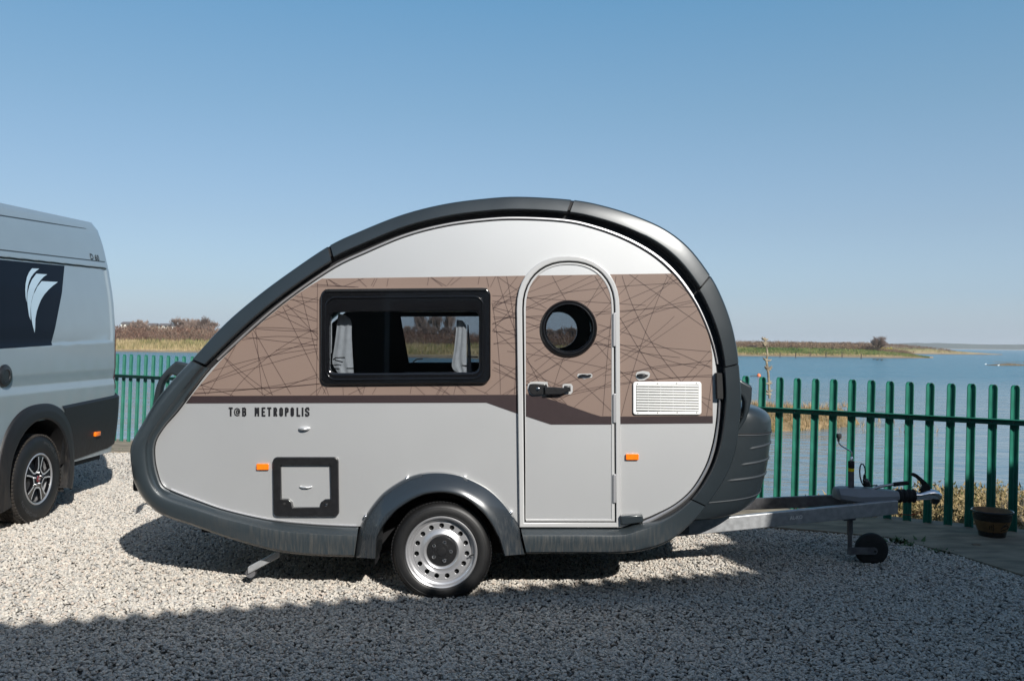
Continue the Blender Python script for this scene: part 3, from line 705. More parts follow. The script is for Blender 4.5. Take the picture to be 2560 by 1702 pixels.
# weeds and a stone on the kerb
def weed(px,py,s,label):
    q=PZ(px,py,.01); e=empty('weed_clump',q,label,'weed','green weeds along the kerb edge'); rd=random.Random(int(px)); V=[];Fc=[]
    for k in range(70):
        a=rd.uniform(0,6.28); r=rd.uniform(0,.1)*s; c=q+Vector((r*math.cos(a)*1.8,r*math.sin(a)*.5,0)); L=rd.uniform(.03,.06)*s; a2=rd.uniform(0,6.28)
        d=Vector((math.cos(a2),math.sin(a2),rd.uniform(.15,.9)))*L; sd=Vector((-math.sin(a2),math.cos(a2),0))*L*.22
        i=len(V); V+=[c,c+d*.5+sd,c+d,c+d*.5-sd]; Fc.append((i,i+1,i+2,i+3))
    mesh('leaf_tuft',V,Fc,M['weed'],e)
weed(2250,1358,1.25,'green weed clump between gravel and kerb beside the jockey wheel')
weed(2278,1366,.8,'small green weed clump just right of the larger clump by the kerb')
weed(2345,1381,.85,'low green weed clump at the kerb edge below the fence')
weed(2365,1384,.6,'tiny green weed clump at the right end of the kerb weeds')
weed(295,1128,.8,'small weed clump at the kerb end under the van bumper')
q=PZ(2440,1361,.04); bm=bmesh.new(); bmesh.ops.create_icosphere(bm,subdivisions=2,radius=.024,matrix=Matrix.Translation(q)@Matrix.Diagonal((1.6,1,.6,1)))
for vv in bm.verts: vv.co+=Vector(noise.noise_vector(vv.co*40))*.006
tag(bmo('loose_stone',bm,M['conc']),'single pale loose stone lying on the concrete kerb','stone')
# ---------------------------------------------------------------- building behind the camera (casts the big shade)
H1=3.5; H2=H1+.87
sv=Vector((-.75,1.5,0))
g1=Vector((1.82,.80,0)); eu=Vector((1,.30,0)).normalized(); ev=Vector((.30,-1,0)).normalized()
base=g1-sv*H1
be_=empty('building',base,'pale rendered single storey building behind the viewer whose roof shades the gravel','building')
def bpt(u,vv,z): return base+eu*u+ev*vv+Vector((0,0,z))
k=math.hypot(1,.3)
bm=bmesh.new()
def quadbox(u0,u1,v0,v1,z0,z1):
    c=[bm.verts.new(bpt(u,v_,z)) for z in (z0,z1) for (u,v_) in ((u0,v0),(u1,v0),(u1,v1),(u0,v1))]
    for q in ((0,1,2,3),(4,5,6,7),(0,1,5,4),(1,2,6,5),(2,3,7,6),(3,0,4,7)): bm.faces.new([c[i] for i in q])
quadbox(-16,-.03,.35,6,0,H1-.16); quadbox(.0,18,.35,6,0,H2-.2)
bmo('wall',bm,M['wall'],be_)
# corrugated eaves: the wavy edge that shows in the shadow
V=[];Fc=[]; nn=0; pitch=.165
us=[i*pitch/8 for i in range(-int(16/pitch*8),1)]
for u in us:
    zz=.036*math.sin(2*math.pi*u/pitch); V+=[bpt(u,0,H1-.01+zz),bpt(u,3,H1+.3+zz),bpt(u,6.2,H1-.3+zz),bpt(u,6.2,H1-.33+zz),bpt(u,0,H1-.04+zz)]
for i in range(len(us)-1):
    for q in range(4): Fc.append((i*5+q,(i+1)*5+q,(i+1)*5+q+1,i*5+q+1))
mesh('roof',V,Fc,M['roofw'],be_,True)
bm=bmesh.new()
u1=.48*k
a=[(0,H1-.05),(0,H1),(u1,H2),(18.2,H2),(18.2,H1-.05)]
f0=[bm.verts.new(bpt(u,0,z)) for u,z in a]; f1=[bm.verts.new(bpt(u,6.2,z)) for u,z in a]
bm.faces.new(f0); bm.faces.new(f1[::-1])
for i in range(5): bm.faces.new((f0[i],f0[(i+1)%5],f1[(i+1)%5],f1[i]))
bmo('roof',bm,M['roofw'],be_)
for u in (-13,-9.5,-5.8,4,8,12):
    c=bpt(u,.33,1.6); rot=Matrix.Rotation(math.atan2(eu.y,eu.x),3,'Z')
    fr=box('window',c,(1.5,.06,1.2),M['white'],be_,rot=rot); box('pane',c-ev*.035,(1.34,.02,1.04),M['gloss'],fr,rot=rot)
c=bpt(-2.5,.33,1.05); d_=box('door',c,(1.0,.06,2.1),M['white'],be_,rot=rot); box('handle',c-ev*.06+eu*.4,(.12,.04,.03),M['alu'],d_,rot=rot)
# ---------------------------------------------------------------- caravan
cv=empty('caravan',(0,1,0),'teardrop shaped silver and brown caravan with dark trim parked on the gravel','caravan')
PAIR=[((886,1392),(897,1315)),((778,1388),(797,1311)),((683,1376),(683,1300)),((568,1344),(568,1275)),((485,1315),(497,1251)),((411,1290),(434,1227)),
((368,1258),(408,1212)),((338,1212),(396,1182)),((328,1160),(389,1145)),((328,1112),(391,1105)),((357,1057),(412,1068)),((392,999),(447,1028)),((441,940),(488,973)),
((479,900),(529,921)),((560,812),(600,855)),((640,743),(672,790)),((722,682),(745,733)),((822,615),(838,671)),((903,577),(912,636)),((1005,537),(1013,594)),
((1107,511),(1113,568)),((1209,497),(1210,555)),((1300,492),(1296,551)),((1432,500),(1412,557)),((1514,516),(1488,574)),((1595,542),(1562,602)),((1666,575),(1630,641)),
((1724,621),(1684,689)),((1776,689),(1728,748)),((1805,744),(1753,795)),((1828,807),(1773,845)),((1842,870),(1786,893)),((1849,932),(1792,940)),((1853,1000),(1793,1000)),
((1848,1065),(1788,1065)),((1838,1130),(1778,1118)),((1815,1190),(1761,1168)),((1780,1245),(1728,1222)),((1745,1290),(1686,1259)),((1701,1332),(1638,1284)),((1665,1356),(1612,1295)),
((1621,1372),(1585,1306)),((1559,1382),(1553,1318)),((1458,1383),(1458,1318)),((1315,1383),(1300,1318))]
PO=[a for a,b in PAIR]; PI=[b for a,b in PAIR]
def OI(t): return cr(PO,t),cr(PI,t)
def ringpt(t,u,y):
    o,i=OI(t); return P(lerp(i[0],o[0],u),lerp(i[1],o[1],u),y)
def sweep(name,t0,t1,prf,m,parent=cv,step=.2,cap=True,smooth=True,Yref=0.04):
    n=max(2,int((t1-t0)/step)); V=[];Fc=[];pf_=prf if callable(prf) else (lambda t:prf); k=len(pf_(t0))
    for i in range(n+1):
        t=lerp(t0,t1,i/n)
        o,ii=OI(t)
        for (u,y) in pf_(t):
            q=P(lerp(ii[0],o[0],u),lerp(ii[1],o[1],u),min(y,.05)); V.append(Vector((q.x,y,q.z)))
    for i in range(n):
        for j in range(k-1): a=i*k+j; Fc.append((a,a+k,a+k+1,a+1))
    if cap: Fc.append(tuple(range(k))[::-1]); Fc.append(tuple(range(n*k,n*k+k)))
    o=mesh(name,V,Fc,m,parent,smooth,autos=R(32)); return o
mirror=[]
def mir(o):
    c=o.copy(); COL.objects.link(c); c.parent=cv
    c.matrix_parent_inverse=Matrix.Identity(4); c.matrix_basis=wm(cv).inverted()@Matrix.Translation((0,2.0,0))@Matrix.Diagonal((1,-1,1,1))@wm(o)
    for ch in []: pass
    return c
# trim profiles (u: 0 inner .. 1 outer, y)
def tp(s): return [(s,.05),(s+.02,.025),(s+.05,.0),(s+.09,-.017),(s+.115,-.0268),(s+.135,-.0283),(s+.16,-.0278),(.945,-.0120),(.968,-.0100),(.988,-.004),(1.0,.012),(1.0,.16),(.97,.30)]
TPREAR=[(.03,.05),(.06,.02),(.12,.004),(.24,.004),(.33,-.006),(.42,-.030),(.52,-.036),(.75,-.034),(.9,-.018),(.98,.015),(1.0,.05),(1.0,.16),(.97,.30)]
TPSILL=[(.02,.05),(.04,.02),(.10,.0),(.27,-.030),(.33,-.038),(.6,-.036),(.93,-.030),(.99,-.02),(1.0,.0),(.99,.12),(.97,.30)]
def mixp(A,B,f):
    def g(t):
        k=max(0,min(1,f(t))); k=k*k*(3-2*k); return [(lerp(p[0],q[0],k),lerp(p[1],q[1],k)) for p,q in zip(A,B)]
    return g
PS13=[(.02,.05),(.04,.02),(.10,.0),(.18,-.015),(.27,-.030),(.30,-.036),(.33,-.038),(.6,-.036),(.93,-.030),(.985,-.018),(1.0,.0),(.99,.12),(.97,.30)]
TF=tp(.26)
while len(TF)<13: TF.insert(5,TF[5])
secs=[(0.02,12.96,mixp(PS13,TPREAR,lambda t:(t-1.5)/5.5),'sill'),(13.04,16.96,tp(.28),'anth'),(17.04,22.96,tp(.36),'anth'),(23.04,27.97,tp(.36),'anth'),(28.03,31.62,tp(.30),'anth'),(31.68,37.4,tp(.26),'anth'),(37.46,43.98,mixp(TF,PS13,lambda t:(t-38.2)/3.6),'sill')]
for a,b,pf,mm in secs:
    o=sweep('trim_section',a,b,pf,M[mm],cap=True); mir(o)
# joint grooves underneath, inner rubber seal, bright bead
sweep('rubber_seal',5.3,41.,[(.0,.05),(.02,.038),(.3,.034),(.55,.0),(.9,.004),(.97,.05),(.97,.2)],M['seal'],cap=False)
sweep('bright_bead',13.3,31.4,[(.03,.045),(.05,.030),(.09,.024),(.14,.026),(.17,.045)],M['alu'],cap=False)
sweep('bright_bead',32.6,40.4,[(.05,.045),(.07,.028),(.12,.020),(.17,.024),(.2,.045)],M['alu'],cap=False)
sweep('bright_bead',.1,5.2,[(-.04,.045),(-.03,.03),(.0,.024),(.03,.03),(.04,.045)],M['alu'],cap=False)
# hull skin over roof and ends
sweep('roof_skin',4.6,41.,[(.93,.08),(.93,1.92)],M['anth'],cap=False)
# wheel arch mid line
ARC_O=[(887.3,1392.8),(893,1344),(901.7,1312.4),(913,1289),(936,1255),(964.8,1224.9),(1010.7,1196),(1051,1182),(1094,1178),(1137,1182.4),(1171.5,1193.3),(1217,1216),(1252,1246),(1277.7,1278),(1297.8,1315),(1309,1358),(1315,1384)]
ARC_I=[(939,1395.6),(941.8,1349.7),(950,1328),(959,1312),(987.8,1278),(1022,1253.6),(1045,1242),(1065,1235),(1099.7,1230.6),(1137,1235),(1171.5,1250),(1203,1276),(1220,1296),(1231.7,1315),(1243,1337),(1249,1349.7),(1260.4,1388.5)]
arcmid=[cr([( (a[0]+b[0])/2,(a[1]+b[1])/2) for a,b in zip(ARC_O,ARC_I)],t*.5) for t in range(4,29)]
arcmid=[p for p in arcmid if p[1]<1318]
panel_out=[tuple(OI(t*.25)[1]) for t in range(0,4*41+1)]+[(1553,1318),(1300,1318)]+[tuple(p) for p in arcmid[::-1]]
# door outlines
def arch(x0,x1,yb,ysh,yt,n=20,e=2.25):
    cx=(x0+x1)/2; rx=(x1-x0)/2; p=[(x0,yb),(x0,ysh)]
    for k in range(1,n):
        a=math.pi-math.pi*k/n; c,s=math.cos(a),math.sin(a)
        p.append((cx+rx*math.copysign(abs(c)**(2/e),c),ysh-(ysh-yt)*abs(s)**(2/e)))
    p+=[(x1,ysh),(x1,yb)]
    return p
D_OUT=arch(1291.5,1549.5,1318,772,639.5); D_OUT[0]=(1298.5,1318); D_OUT[-1]=(1552.5,1318)
D_IN=arch(1305.5,1538.,1306.5,772,652.5); D_IN[0]=(1311.,1306.5); D_IN[-1]=(1541,1306.5)
D_PAN=arch(1309.5,1534.,1302.5,772,656.5); D_PAN[0]=(1314,1302.5); D_PAN[-1]=(1537,1302.5)
D_HOLE=arch(1300,1543,1311,772,646); 
WIN_O=rrect(800.5,720.5,1226.5,960,20); WIN_C=rrect(823,779,1197,931.5,16)
def skew(L,k=-.0135,cx=1013): return [(a,b+k*(a-cx)) for a,b in L]
WIN_O=skew(WIN_O,-.008); WIN_C=skew(WIN_C,-.006); WIN_MID=skew(rrect(806,727,1221,953,18),-.008)
RW=(1421.5,821.5)
plate('side_panel',[panel_out,skew(rrect(812,735,1214,945,15),-.008),D_HOLE],.04,.03,M['silver'],cv)
# graphics
def ptop(x): return 696.5+(x-805)*(683.5-696.5)/(1699.5-805)
def stripe_top(x): return 989.7+(x-478)*(986.4-989.7)/(1293-478)
_hl=[p for p in D_HOLE[1:-1] if p[0]<1421 and p[1]>=ptop(p[0])]; _hr=[p for p in D_HOLE[1:-1] if p[0]>1421 and p[1]>=ptop(p[0])]
body_left=[(805,696.5),(_hl[-1][0]+3,ptop(_hl[-1][0]))]+_hl[::-1]+[(1300,986.4),(478,989.7),(500,962),(554,899),(600,852.5),(646,813),(703,765),(745,734),(778,712.7)]
body_right=_hr[::-1]+[(_hr[0][0]-3,ptop(_hr[0][0])),(1699.5,683.5),(1728,734),(1747,772),(1763,810),(1776,855),(1781,887),(1782,1040),(1543,1041)]
dn_top=[(1314.2,985.7),(1345.6,989),(1393,1003),(1440,1020),(1480,1034),(1501.8,1040.5),(1535.5,1040.5)]
dn_bot=[(1314.8,1040),(1361.6,1055.5),(1377.5,1060.6),(1535.5,1060.4)]
dp=[p for p in D_PAN[1:-1]]
upper=[(x+ (1.5 if x<1400 else -1.5),max(y,ptop(x))) for x,y in dp if y>=ptop(x)-2]
lft=[p for p in upper if p[0]<1400]; rgt=[p for p in upper if p[0]>1400]
# intersection columns of the arch with the band top
door_band=[(1313.2,985)]+lft+[(lft[-1][0]+4,ptop(lft[-1][0]+4))]+[(rgt[0][0]-4,ptop(rgt[0][0]-4))]+rgt+dn_top[::-1]
plate('brown_band',[body_left,skew(rrect(811,733,1215,947,15),-.008)],.0372,.0028,M['taupe'],cv)
plate('brown_band',[body_right],.0372,.0028,M['taupe'],cv)
plate('dark_stripe',[[(478,989.7),(1300,986.4),(1300,1035.5),(1216,1006),(464.6,1007.8)]],.0366,.0034,M['brown'],cv)
plate('dark_stripe',[[(1543,1041),(1782,1039.5),(1782,1057.6),(1543,1059.3)]],.0366,.0034,M['brown'],cv)
DY=.026
door=plate('door',[D_PAN,circ(*RW,64)],DY,.03,M['silver'],cv)
plate('brown_band',[door_band,circ(*RW,64)],DY-.0028,.0028,M['taupe'],door)
plate('dark_stripe',[dn_top+dn_bot[::-1]],DY-.0034,.0034,M['brown'],door)
plate('door_edging',[D_PAN,arch(1314.5,1529.,1297.5,772,661.5)],DY-.006,.006,M['frame'],door,bev=.002)
plate('door_frame',[D_OUT,D_IN],.012,.05,M['frame'],cv,bev=.006)
plate('door_gap_seal',[D_HOLE,arch(1316,1528,1296,772,663)],.05,.01,M['seal'],cv)
for (y0,y1) in ((782,866),(984,1057),(1185,1257)):
    h=plate('hinge',[rrect(1533,y0,1540.5,y1,2)],.008,.02,M['alu'],door,bev=.003)
# thin printed lines
def inpoly(x,y,L):
    c=False; j=len(L)-1
    for i in range(len(L)):
        xi,yi=L[i]; xj,yj=L[j]
        if (yi>y)!=(yj>y) and x<(xj-xi)*(y-yi)/(yj-yi)+xi: c=not c
        j=i
    return c
rl=random.Random(12); curves=[]; perm=list(range(92)); rl.shuffle(perm)
for i in range(92):
    cx=440+(i*37%92+rl.random())/92*1370; cy=rl.uniform(700,980)
    a=math.pi*(perm[i]+rl.random())/92; a+=.35*math.sin(2*a)*-.5
    kk=rl.choice((0,rl.uniform(-1,1)/1500,rl.uniform(-1,1)/1000,rl.uniform(-1,1)/800,rl.uniform(-1,1)/380)); L=rl.uniform(600,1200)
    p=[];x,y,t=cx,cy,a
    st=5
    for s in range(int(L/2/st)): p.append((x,y)); x+=st*math.cos(t); y+=st*math.sin(t); t+=kk*st
    x,y,t=cx,cy,a; q=[]
    for s in range(int(L/2/st)): x-=st*math.cos(t); y-=st*math.sin(t); t-=kk*st; q.append((x,y))
    curves.append(q[::-1]+p)
winhole=skew(rrect(797,717,1230,963,20),-.008)
def pattern(name,region,holes,Y,parent,w=.62):
    V=[];Fc=[]
    for c in curves:
        run=[]
        for p in c+[None]:
            ok=p is not None and inpoly(*p,region) and not any(inpoly(*p,h) for h in holes)
            if ok: run.append(p)
            else:
                if len(run)>3:
                    b=len(V)
                    for i,(x,y) in enumerate(run):
                        xa,ya=run[max(0,i-1)]; xb,yb=run[min(len(run)-1,i+1)]; l=math.hypot(xb-xa,yb-ya); nx,ny=-(yb-ya)/l*w,(xb-xa)/l*w
                        V+=[P(x-nx,y-ny,Y),P(x+nx,y+ny,Y)]
                    for i in range(len(run)-1): Fc.append((b+2*i,b+2*i+1,b+2*i+3,b+2*i+2))
                run=[]
    tag(mesh(name,V,Fc,M['line'],parent),kind='stuff')
inset=lambda L:L
pattern('line_pattern',body_left,[winhole],.0360,cv); pattern('line_pattern',body_right,[rrect(1584,955,1752,1035,4)],.0360,cv)
pattern('line_pattern',door_band,[circ(*RW,70)],DY-.004,door)
# lettering T@B METROPOLIS (stencil strokes on a 0..1 grid)
G={'T':[((0,1),(1,1)),((.5,.93),(.5,0))],'B':[((.14,1),(.14,0)),((.55,1),(.85,.9),(.85,.6),(.6,.52)),((.6,.5),(.9,.4),(.9,.1),(.55,0))],
'M':[((.1,1),(.1,0)),((.22,.98),(.5,.35)),((.9,1),(.9,0)),((.62,.35),(.78,.95))],'E':[((.14,1),(.14,0)),((.3,1),(1,1)),((.3,.5),(.8,.5)),((.3,0),(1,0))],
'R':[((.14,1),(.14,0)),((.5,1),(.85,.9),(.85,.62),(.6,.52)),((.6,.45),(.92,0))],'O':[((.38,1),(.12,.85),(.12,.15),(.38,0)),((.64,1),(.9,.85),(.9,.15),(.64,0))],
'P':[((.14,1),(.14,0)),((.5,1),(.88,.9),(.88,.58),(.5,.48))],'L':[((.14,1),(.14,0)),((.3,0),(1,0))],'I':[((.5,1),(.5,0))],
'S':[((.9,.78),(.8,1),(.6,1)),((.42,1),(.12,.85),(.14,.62),(.85,.38),(.9,.15),(.62,0)),((.42,0),(.2,0),(.1,.2))],
'@':[((.72,.3),(.5,.25),(.38,.5),(.5,.72),(.72,.66),(.72,.35),(.85,.28),(.97,.5),(.85,.85),(.5,.97),(.18,.85),(.04,.5),(.18,.12),(.5,.0),(.85,.08))]}
def glyphs(bm,txt,x0s,x1s,yt,yb,w=3.2,Y=.0375):
    for ch,xa,xb in zip(txt,x0s,x1s):
        ww=w*(.62 if ch=='@' else 1)
        for st in G[ch]:
            pts=[]
            for (a,b) in st: pts.append((lerp(xa+ww/2,xb-ww/2,a) if xb-xa>ww else (xa+xb)/2,lerp(yb-w/2,yt+w/2,b)))
            for (p,q) in zip(pts,pts[1:]):
                l=math.hypot(q[0]-p[0],q[1]-p[1]); dx,dy=(q[0]-p[0])/l,(q[1]-p[1])/l; e=ww*.35
                c=[(p[0]-dx*e-dy*ww/2,p[1]-dy*e+dx*ww/2),(q[0]+dx*e-dy*ww/2,q[1]+dy*e+dx*ww/2),(q[0]+dx*e+dy*ww/2,q[1]+dy*e-dx*ww/2),(p[0]-dx*e+dy*ww/2,p[1]-dy*e-dx*ww/2)]
                bm.faces.new([bm.verts.new(P(a,b,Y)) for a,b in c]); Y-=.00001
bm=bmesh.new(); k5=1/5.2267
xs=[(57,118),(125,215),(230,295),(395,465),(485,545),(560,622),(640,700),(718,775),(790,850),(865,918),(942,1000),(1018,1036),(1052,1122)]
glyphs(bm,'T@BMETROPOLIS',[560+a*k5 for a,b in xs],[560+b*k5 for a,b in xs],1000+93*k5,1000+215*k5,4.5)
bmo('lettering',bm,M['ink'],cv)
# ---- side window
win=plate('window',[WIN_O,WIN_C],.004,.055,M['gloss'],cv,bev=.010)
plate('raised_rim',[skew(rrect(812,740,1210,950,26),-.008),skew(rrect(817,745,1205,945,22),-.008)],-.004,.012,M['gloss'],win,bev=.0035)
plate('top_hinge_rail',[skew(rrect(812,721.5,1218,728,2),-.008)],-.006,.02,M['blackp'],win,bev=.003)
plate('window_pane',[skew(rrect(819,775,1201,936,16),-.006)],.014,.004,M['glass'],win)
plate('blind_cassette',[skew(rrect(822,764,1200,777,2),-.006)],.10,.03,M['blackp'],win)
def stay(a,b,Y,par=win):
    tube('stay_handle',[P(*a,Y),P(*b,Y)],.0038,M['matte'],par,6)
z6=lambda a,b:(780+a/5.019,700+b/5.019)
for a,b in (((262,1000),(300,975)),((300,975),(412,973)),((285,1003),(388,1030)),((435,1108),(522,1108)),((1270,1028),(1310,995)),((1310,993),(1392,990)),((1955,958),(2080,965)),((1885,1072),(1942,1075))):
    stay(z6(*a),z6(*b),.06)
def curtain(name,Lpts,Rpts,Y,n=22,amp=.0035,par=cv,waves=2.2,mm='curtain'):
    V=[];Fc=[];m_=16
    for j in range(m_+1):
        t=j/m_; a=cr(Lpts,t*(len(Lpts)-1)); b=cr(Rpts,t*(len(Rpts)-1))
        for i in range(n+1):
            s=i/n; q=P(*z6(lerp(a[0],b[0],s),lerp(a[1],b[1],s)),Y)
            V.append(q+Vector((0,amp*math.sin(s*waves*6.28+t*1.5)+amp*.8*noise.noise((s*4,t*6,Y*9)),0)))
    for j in range(m_):
        for i in range(n): k=j*(n+1)+i; Fc.append((k,k+1,k+n+2,k+n+1))
    return mesh(name,V,Fc,M[mm],par,True)
curtain('curtain',[(330,418),(308,620),(278,850),(255,1040),(330,1170)],[(425,445),(490,515),(497,700),(508,930),(523,1168)],.13)
curtain('curtain',[(1816,498),(1806,650),(1782,880),(1755,1085),(1825,1160)],[(1885,508),(1928,560),(1940,660),(1940,900),(1940,1160)],.15)
curtain('curtain',[(1950,560),(1950,800),(1945,1155)],[(1962,560),(1985,800),(2003,1155)],.2,n=6,waves=1)
curtain('blind_edge',[(220,405),(226,700),(238,915)],[(248,405),(250,700),(246,915)],.09,n=3,waves=1,amp=.001)
# ---- far side wall with its windows and interior
def farpl(L): return [(p.x,p.z) for p in (P(a,b,1.93) for a,b in L)]
fo=[]
for a,b in panel_out:
    q=P(a,b,.04); fo.append((q.x,q.z))
fw=farpl(skew(rrect(985,791.5,1235,906,8),-.004)); fr_=farpl(circ(1396,825,47,36,45))
me=fillmesh([fo,fw,fr_],.03,0,'XZ',1.945); me.materials.clear(); fp=link('far_side_panel',me,[M['silver']],cv)
me=fillmesh([fo,fw,fr_],.004,0,'XZ',1.90); me.materials.clear(); link('inner_wall',me,[M['inside']],cv)
me=fillmesh([fo,pl(skew(rrect(815,772,1205,940,15),-.008),.05),pl(circ(*RW,62),.05)],.004,0,'XZ',.082); me.materials.clear(); link('inner_wall',me,[M['inside']],cv)
me=fillmesh([fw],.004,0,'XZ',1.92); me.materials.clear(); link('far_window_pane',me,[M['glass']],cv)
me=fillmesh([fr_],.004,0,'XZ',1.92); me.materials.clear(); link('far_window_pane',me,[M['glass']],cv)
sweep('ceiling_lining',4.6,41.,[(.55,.1),(.55,1.90)],M['inside'],cap=False)
q=[farpl([(985,785),(1004,792.5),(1025,908),(985,910)])]
me=fillmesh(q,.01,0,'XZ',1.87); me.materials.clear(); link('folded_blind',me,[M['inside']],cv)
# floor and chassis
X0_,X1_=P(500,1300).x,P(1600,1300).x
bm=bmesh.new(); zf=.385
boxbm(bm,((X0_+X1_)/2,1,zf),(X1_-X0_,1.24,.03)); 
xa,xb=P(935,1300).x,P(1262,1300).x
for yy in (.225,1.775):
    boxbm(bm,((X0_+xa)/2,yy,zf),(xa-X0_,.31,.03)); boxbm(bm,((X1_+xb)/2,yy,zf),(X1_-xb,.31,.03))
bmo('floor_pan',bm,M['inside'],cv)
wc=P(1103,1380.5,0.0); WR=.303
bm=bmesh.new()
for yy in (.55,1.45): boxbm(bm,(wc.x+.3,yy,.33),(2.6,.05,.07))
boxbm(bm,(wc.x,1,wc.z+.02),(.08,1.5,.08))
bmo('chassis_rail',bm,M['galvd'],cv)
# ---- wheel arch flare
V=[];Fc=[];prf=[(0,.045),(.03,.01),(.08,-.012),(.3,-.034),(.6,-.058),(.86,-.076),(.95,-.078),(1.,-.068),(1.015,-.03),(1.02,.05),(1.02,.30)]
n=96
for i in range(n+1):
    t=(len(ARC_O)-1)*i/n; a=cr(ARC_O,t); b=cr(ARC_I,t)
    for (u,y) in prf:
        yy=y; q=P(lerp(a[0],b[0],u),lerp(a[1],b[1],u),min(yy,.05)); V.append(Vector((q.x,yy,q.z)))
k=len(prf)
for i in range(n):
    for j in range(k-1): a=i*k+j; Fc.append((a,a+1,a+k+1,a+k))
Fc.append(tuple(range(k))); Fc.append(tuple(range(n*k,n*k+k))[::-1])
wa=mesh('wheel_arch',V,Fc,M['anth'],cv,True,autos=R(40)); wa.data.materials[0]=grime('flare_plastic',(.022,.028,.034),(.052,.050,.046),.56,.2,.24,.6)
mir(wa)
for (px,py) in ((1018,1195),(1161,1193.5),(1277,1281),(915.5,1290)):
    c=P(px,py,.02); bm=bmesh.new(); lathebm(bm,[(0,-.022),(.007,-.021),(.011,-.014),(.012,.0),(.012,.02)],c,'Y',12); bmo('bolt',bm,M['chrome'],wa,True)
# liner behind the wheel
V=[];Fc=[];n=30
for i in range(n+1):
    a=math.pi*i/n*1.1-.05*math.pi
    for (r,y) in ((.41,.05),(.41,.36),(.0,.36)): V.append(Vector((wc.x+r*math.cos(a),y,wc.z-.03+r*math.sin(a))))
for i in range(n):
    for j in range(2): q=i*3+j; Fc.append((q,q+1,q+4,q+3))
li=mesh('wheel_liner',V,Fc,M['seal'],cv,True); mir(li)
# ---- wheel
def wheel_caravan(c,sgn=1):
    w=bpy.data.objects.new('wheel',None); COL.objects.link(w); w.location=c; w.parent=cv; w.matrix_parent_inverse=wm(cv).inverted()
    y=lambda v:v
    lathe('tyre',[(.212,.020),(.214,.006),(.222,.000),(.235,-.004),(.262,-.003),(.276,.002),(.287,.010),(.296,.022),(.301,.04),(.303,.06),(.303,.13),(.300,.15),(.28,.175),(.22,.18),(.212,.165)],c,M['tyre'],w,seg=96)
    bm=bmesh.new()
    for r,yy in ((.229,-.0035),(.268,-.0015)): lathebm(bm,[(r-.0015,yy+.001),(r,yy-.002),(r+.0015,yy+.001)],c,'Y',96)
    bmo('tyre_rib',bm,M['tyre'],w,True)
    bm=bmesh.new()
    for i in range(90):
        a=2*math.pi*i/90
        for (yy,wd) in ((.030,.028),(.125,.03)):
            rot=Matrix.Rotation(-a,3,'Y'); boxbm(bm,c+rot@Vector((.3015,yy,0)),(.006,wd,.013),rot=rot)
    boxes=bmo('tread_block',bm,M['tyre'],w); tag(boxes,kind='stuff')
    lathe('rim',[(.2185,.012),(.218,.002),(.213,-.003),(.206,.000),(.203,.012),(.200,.028),(.190,.034),(.186,.045),(.178,.052),(.172,.050)],c,M['steel'],w,seg=96)
    # disc with holes
    loops=[circ(c.x,c.z,.1725,80),circ(c.x,c.z,.134,80)]
    for i in range(15):
        a=R(91+24*i); loops.append(circ(c.x+.1535*math.cos(a),c.z+.1535*math.sin(a),.0148,16,.0148))
    me=fillmesh(loops,.006,.0012,'XZ',c.y+.046); me.materials.clear(); link('wheel_disc',me,[M['steel']],w,True); me.set_sharp_from_angle(angle=R(50))
    lathe('wheel_bowl',[(.1345,.044),(.128,.040),(.118,.032),(.105,.028),(.095,.034),(.088,.044),(.0,.05)],c,M['steel'],w,seg=80)
    lathe('hub_cap',[(.091,.046),(.0905,.034),(.086,.030),(.05,.027),(.046,.023),(.030,.022),(.027,.018),(.022,.017),(0,.017)],c,M['blackp'],w,seg=64)
    for i in range(5):
        a=R(72+72*i+0); q=c+Vector((.0565*math.cos(a),0,.0565*math.sin(a)))
        lathe('wheel_bolt',[(.0115,.03),(.0115,.021),(.009,.018),(0,.017)],q,M['chrome'],w,seg=10)
    lathe('barrel',[(.2,.03),(.19,.09),(.188,.18)],c,M['rimdark'],w,seg=48)
    lathe('brake_drum',[(0,.07),(.16,.07),(.16,.16)],c,M['rimdark'],w,seg=32)
    q=c+Vector((.185*math.cos(R(-4)),0,.185*math.sin(R(-4))))
    tube('valve_stem',[q+Vector((.012,.01,0)),q+Vector((-.004,.006,-.003)),q+Vector((-.016,.012,-.012))],.0045,M['matte'],w,6)
    return w
wh=wheel_caravan(wc)
w2=copy_tree(wh,cv); w2.matrix_parent_inverse=wm(cv).inverted(); w2.matrix_basis=Matrix.Translation((wc.x,2.0,wc.z))@Matrix.Diagonal((1,-1,1,1)); 
# ---- door fittings
rwf=lathe('round_window',[(r_,y_) for r_,y_ in ((.173,.0),(.172,-.012),(.165,-.020),(.150,-.020),(.140,-.010),(.136,.004),(.134,.03),(.150,.05))],P(*RW,DY),M['gloss'],door,seg=80)
cR=P(*RW,.02); me=fillmesh([circ(cR.x,cR.z,.142,60)],.004,0,'XZ',DY+.012); me.materials.clear(); link('window_pane',me,[M['glass']],rwf)
lathe('rim_bead',[(.153,-.0205),(.150,-.0225),(.147,-.0195)],P(*RW,DY),M['blackp'],rwf,seg=80)  # thin raised bead of black plastic around the window rim
k3=1/3.137; z5=lambda a,b:(1250+a*k3,600+b*k3)
plate('handle_backplate',[[z5(*q) for q in ((215,1165),(220,1130),(240,1112),(290,1108),(372,1112),(378,1150),(490,1158),(492,1132),(515,1126),(560,1128),(571,1145),(570,1190),(555,1208),(520,1210),(480,1200),(375,1215),(350,1222),(260,1222),(228,1205))]],DY-.006,.004,M['frame'],door)
dh=plate('door_handle',[[z5(*q) for q in ((226,1160),(235,1130),(262,1126),(365,1128),(372,1150),(373,1200),(350,1212),(262,1216),(238,1200))]],DY-.022,.018,M['blackp'],door,bev=.004)
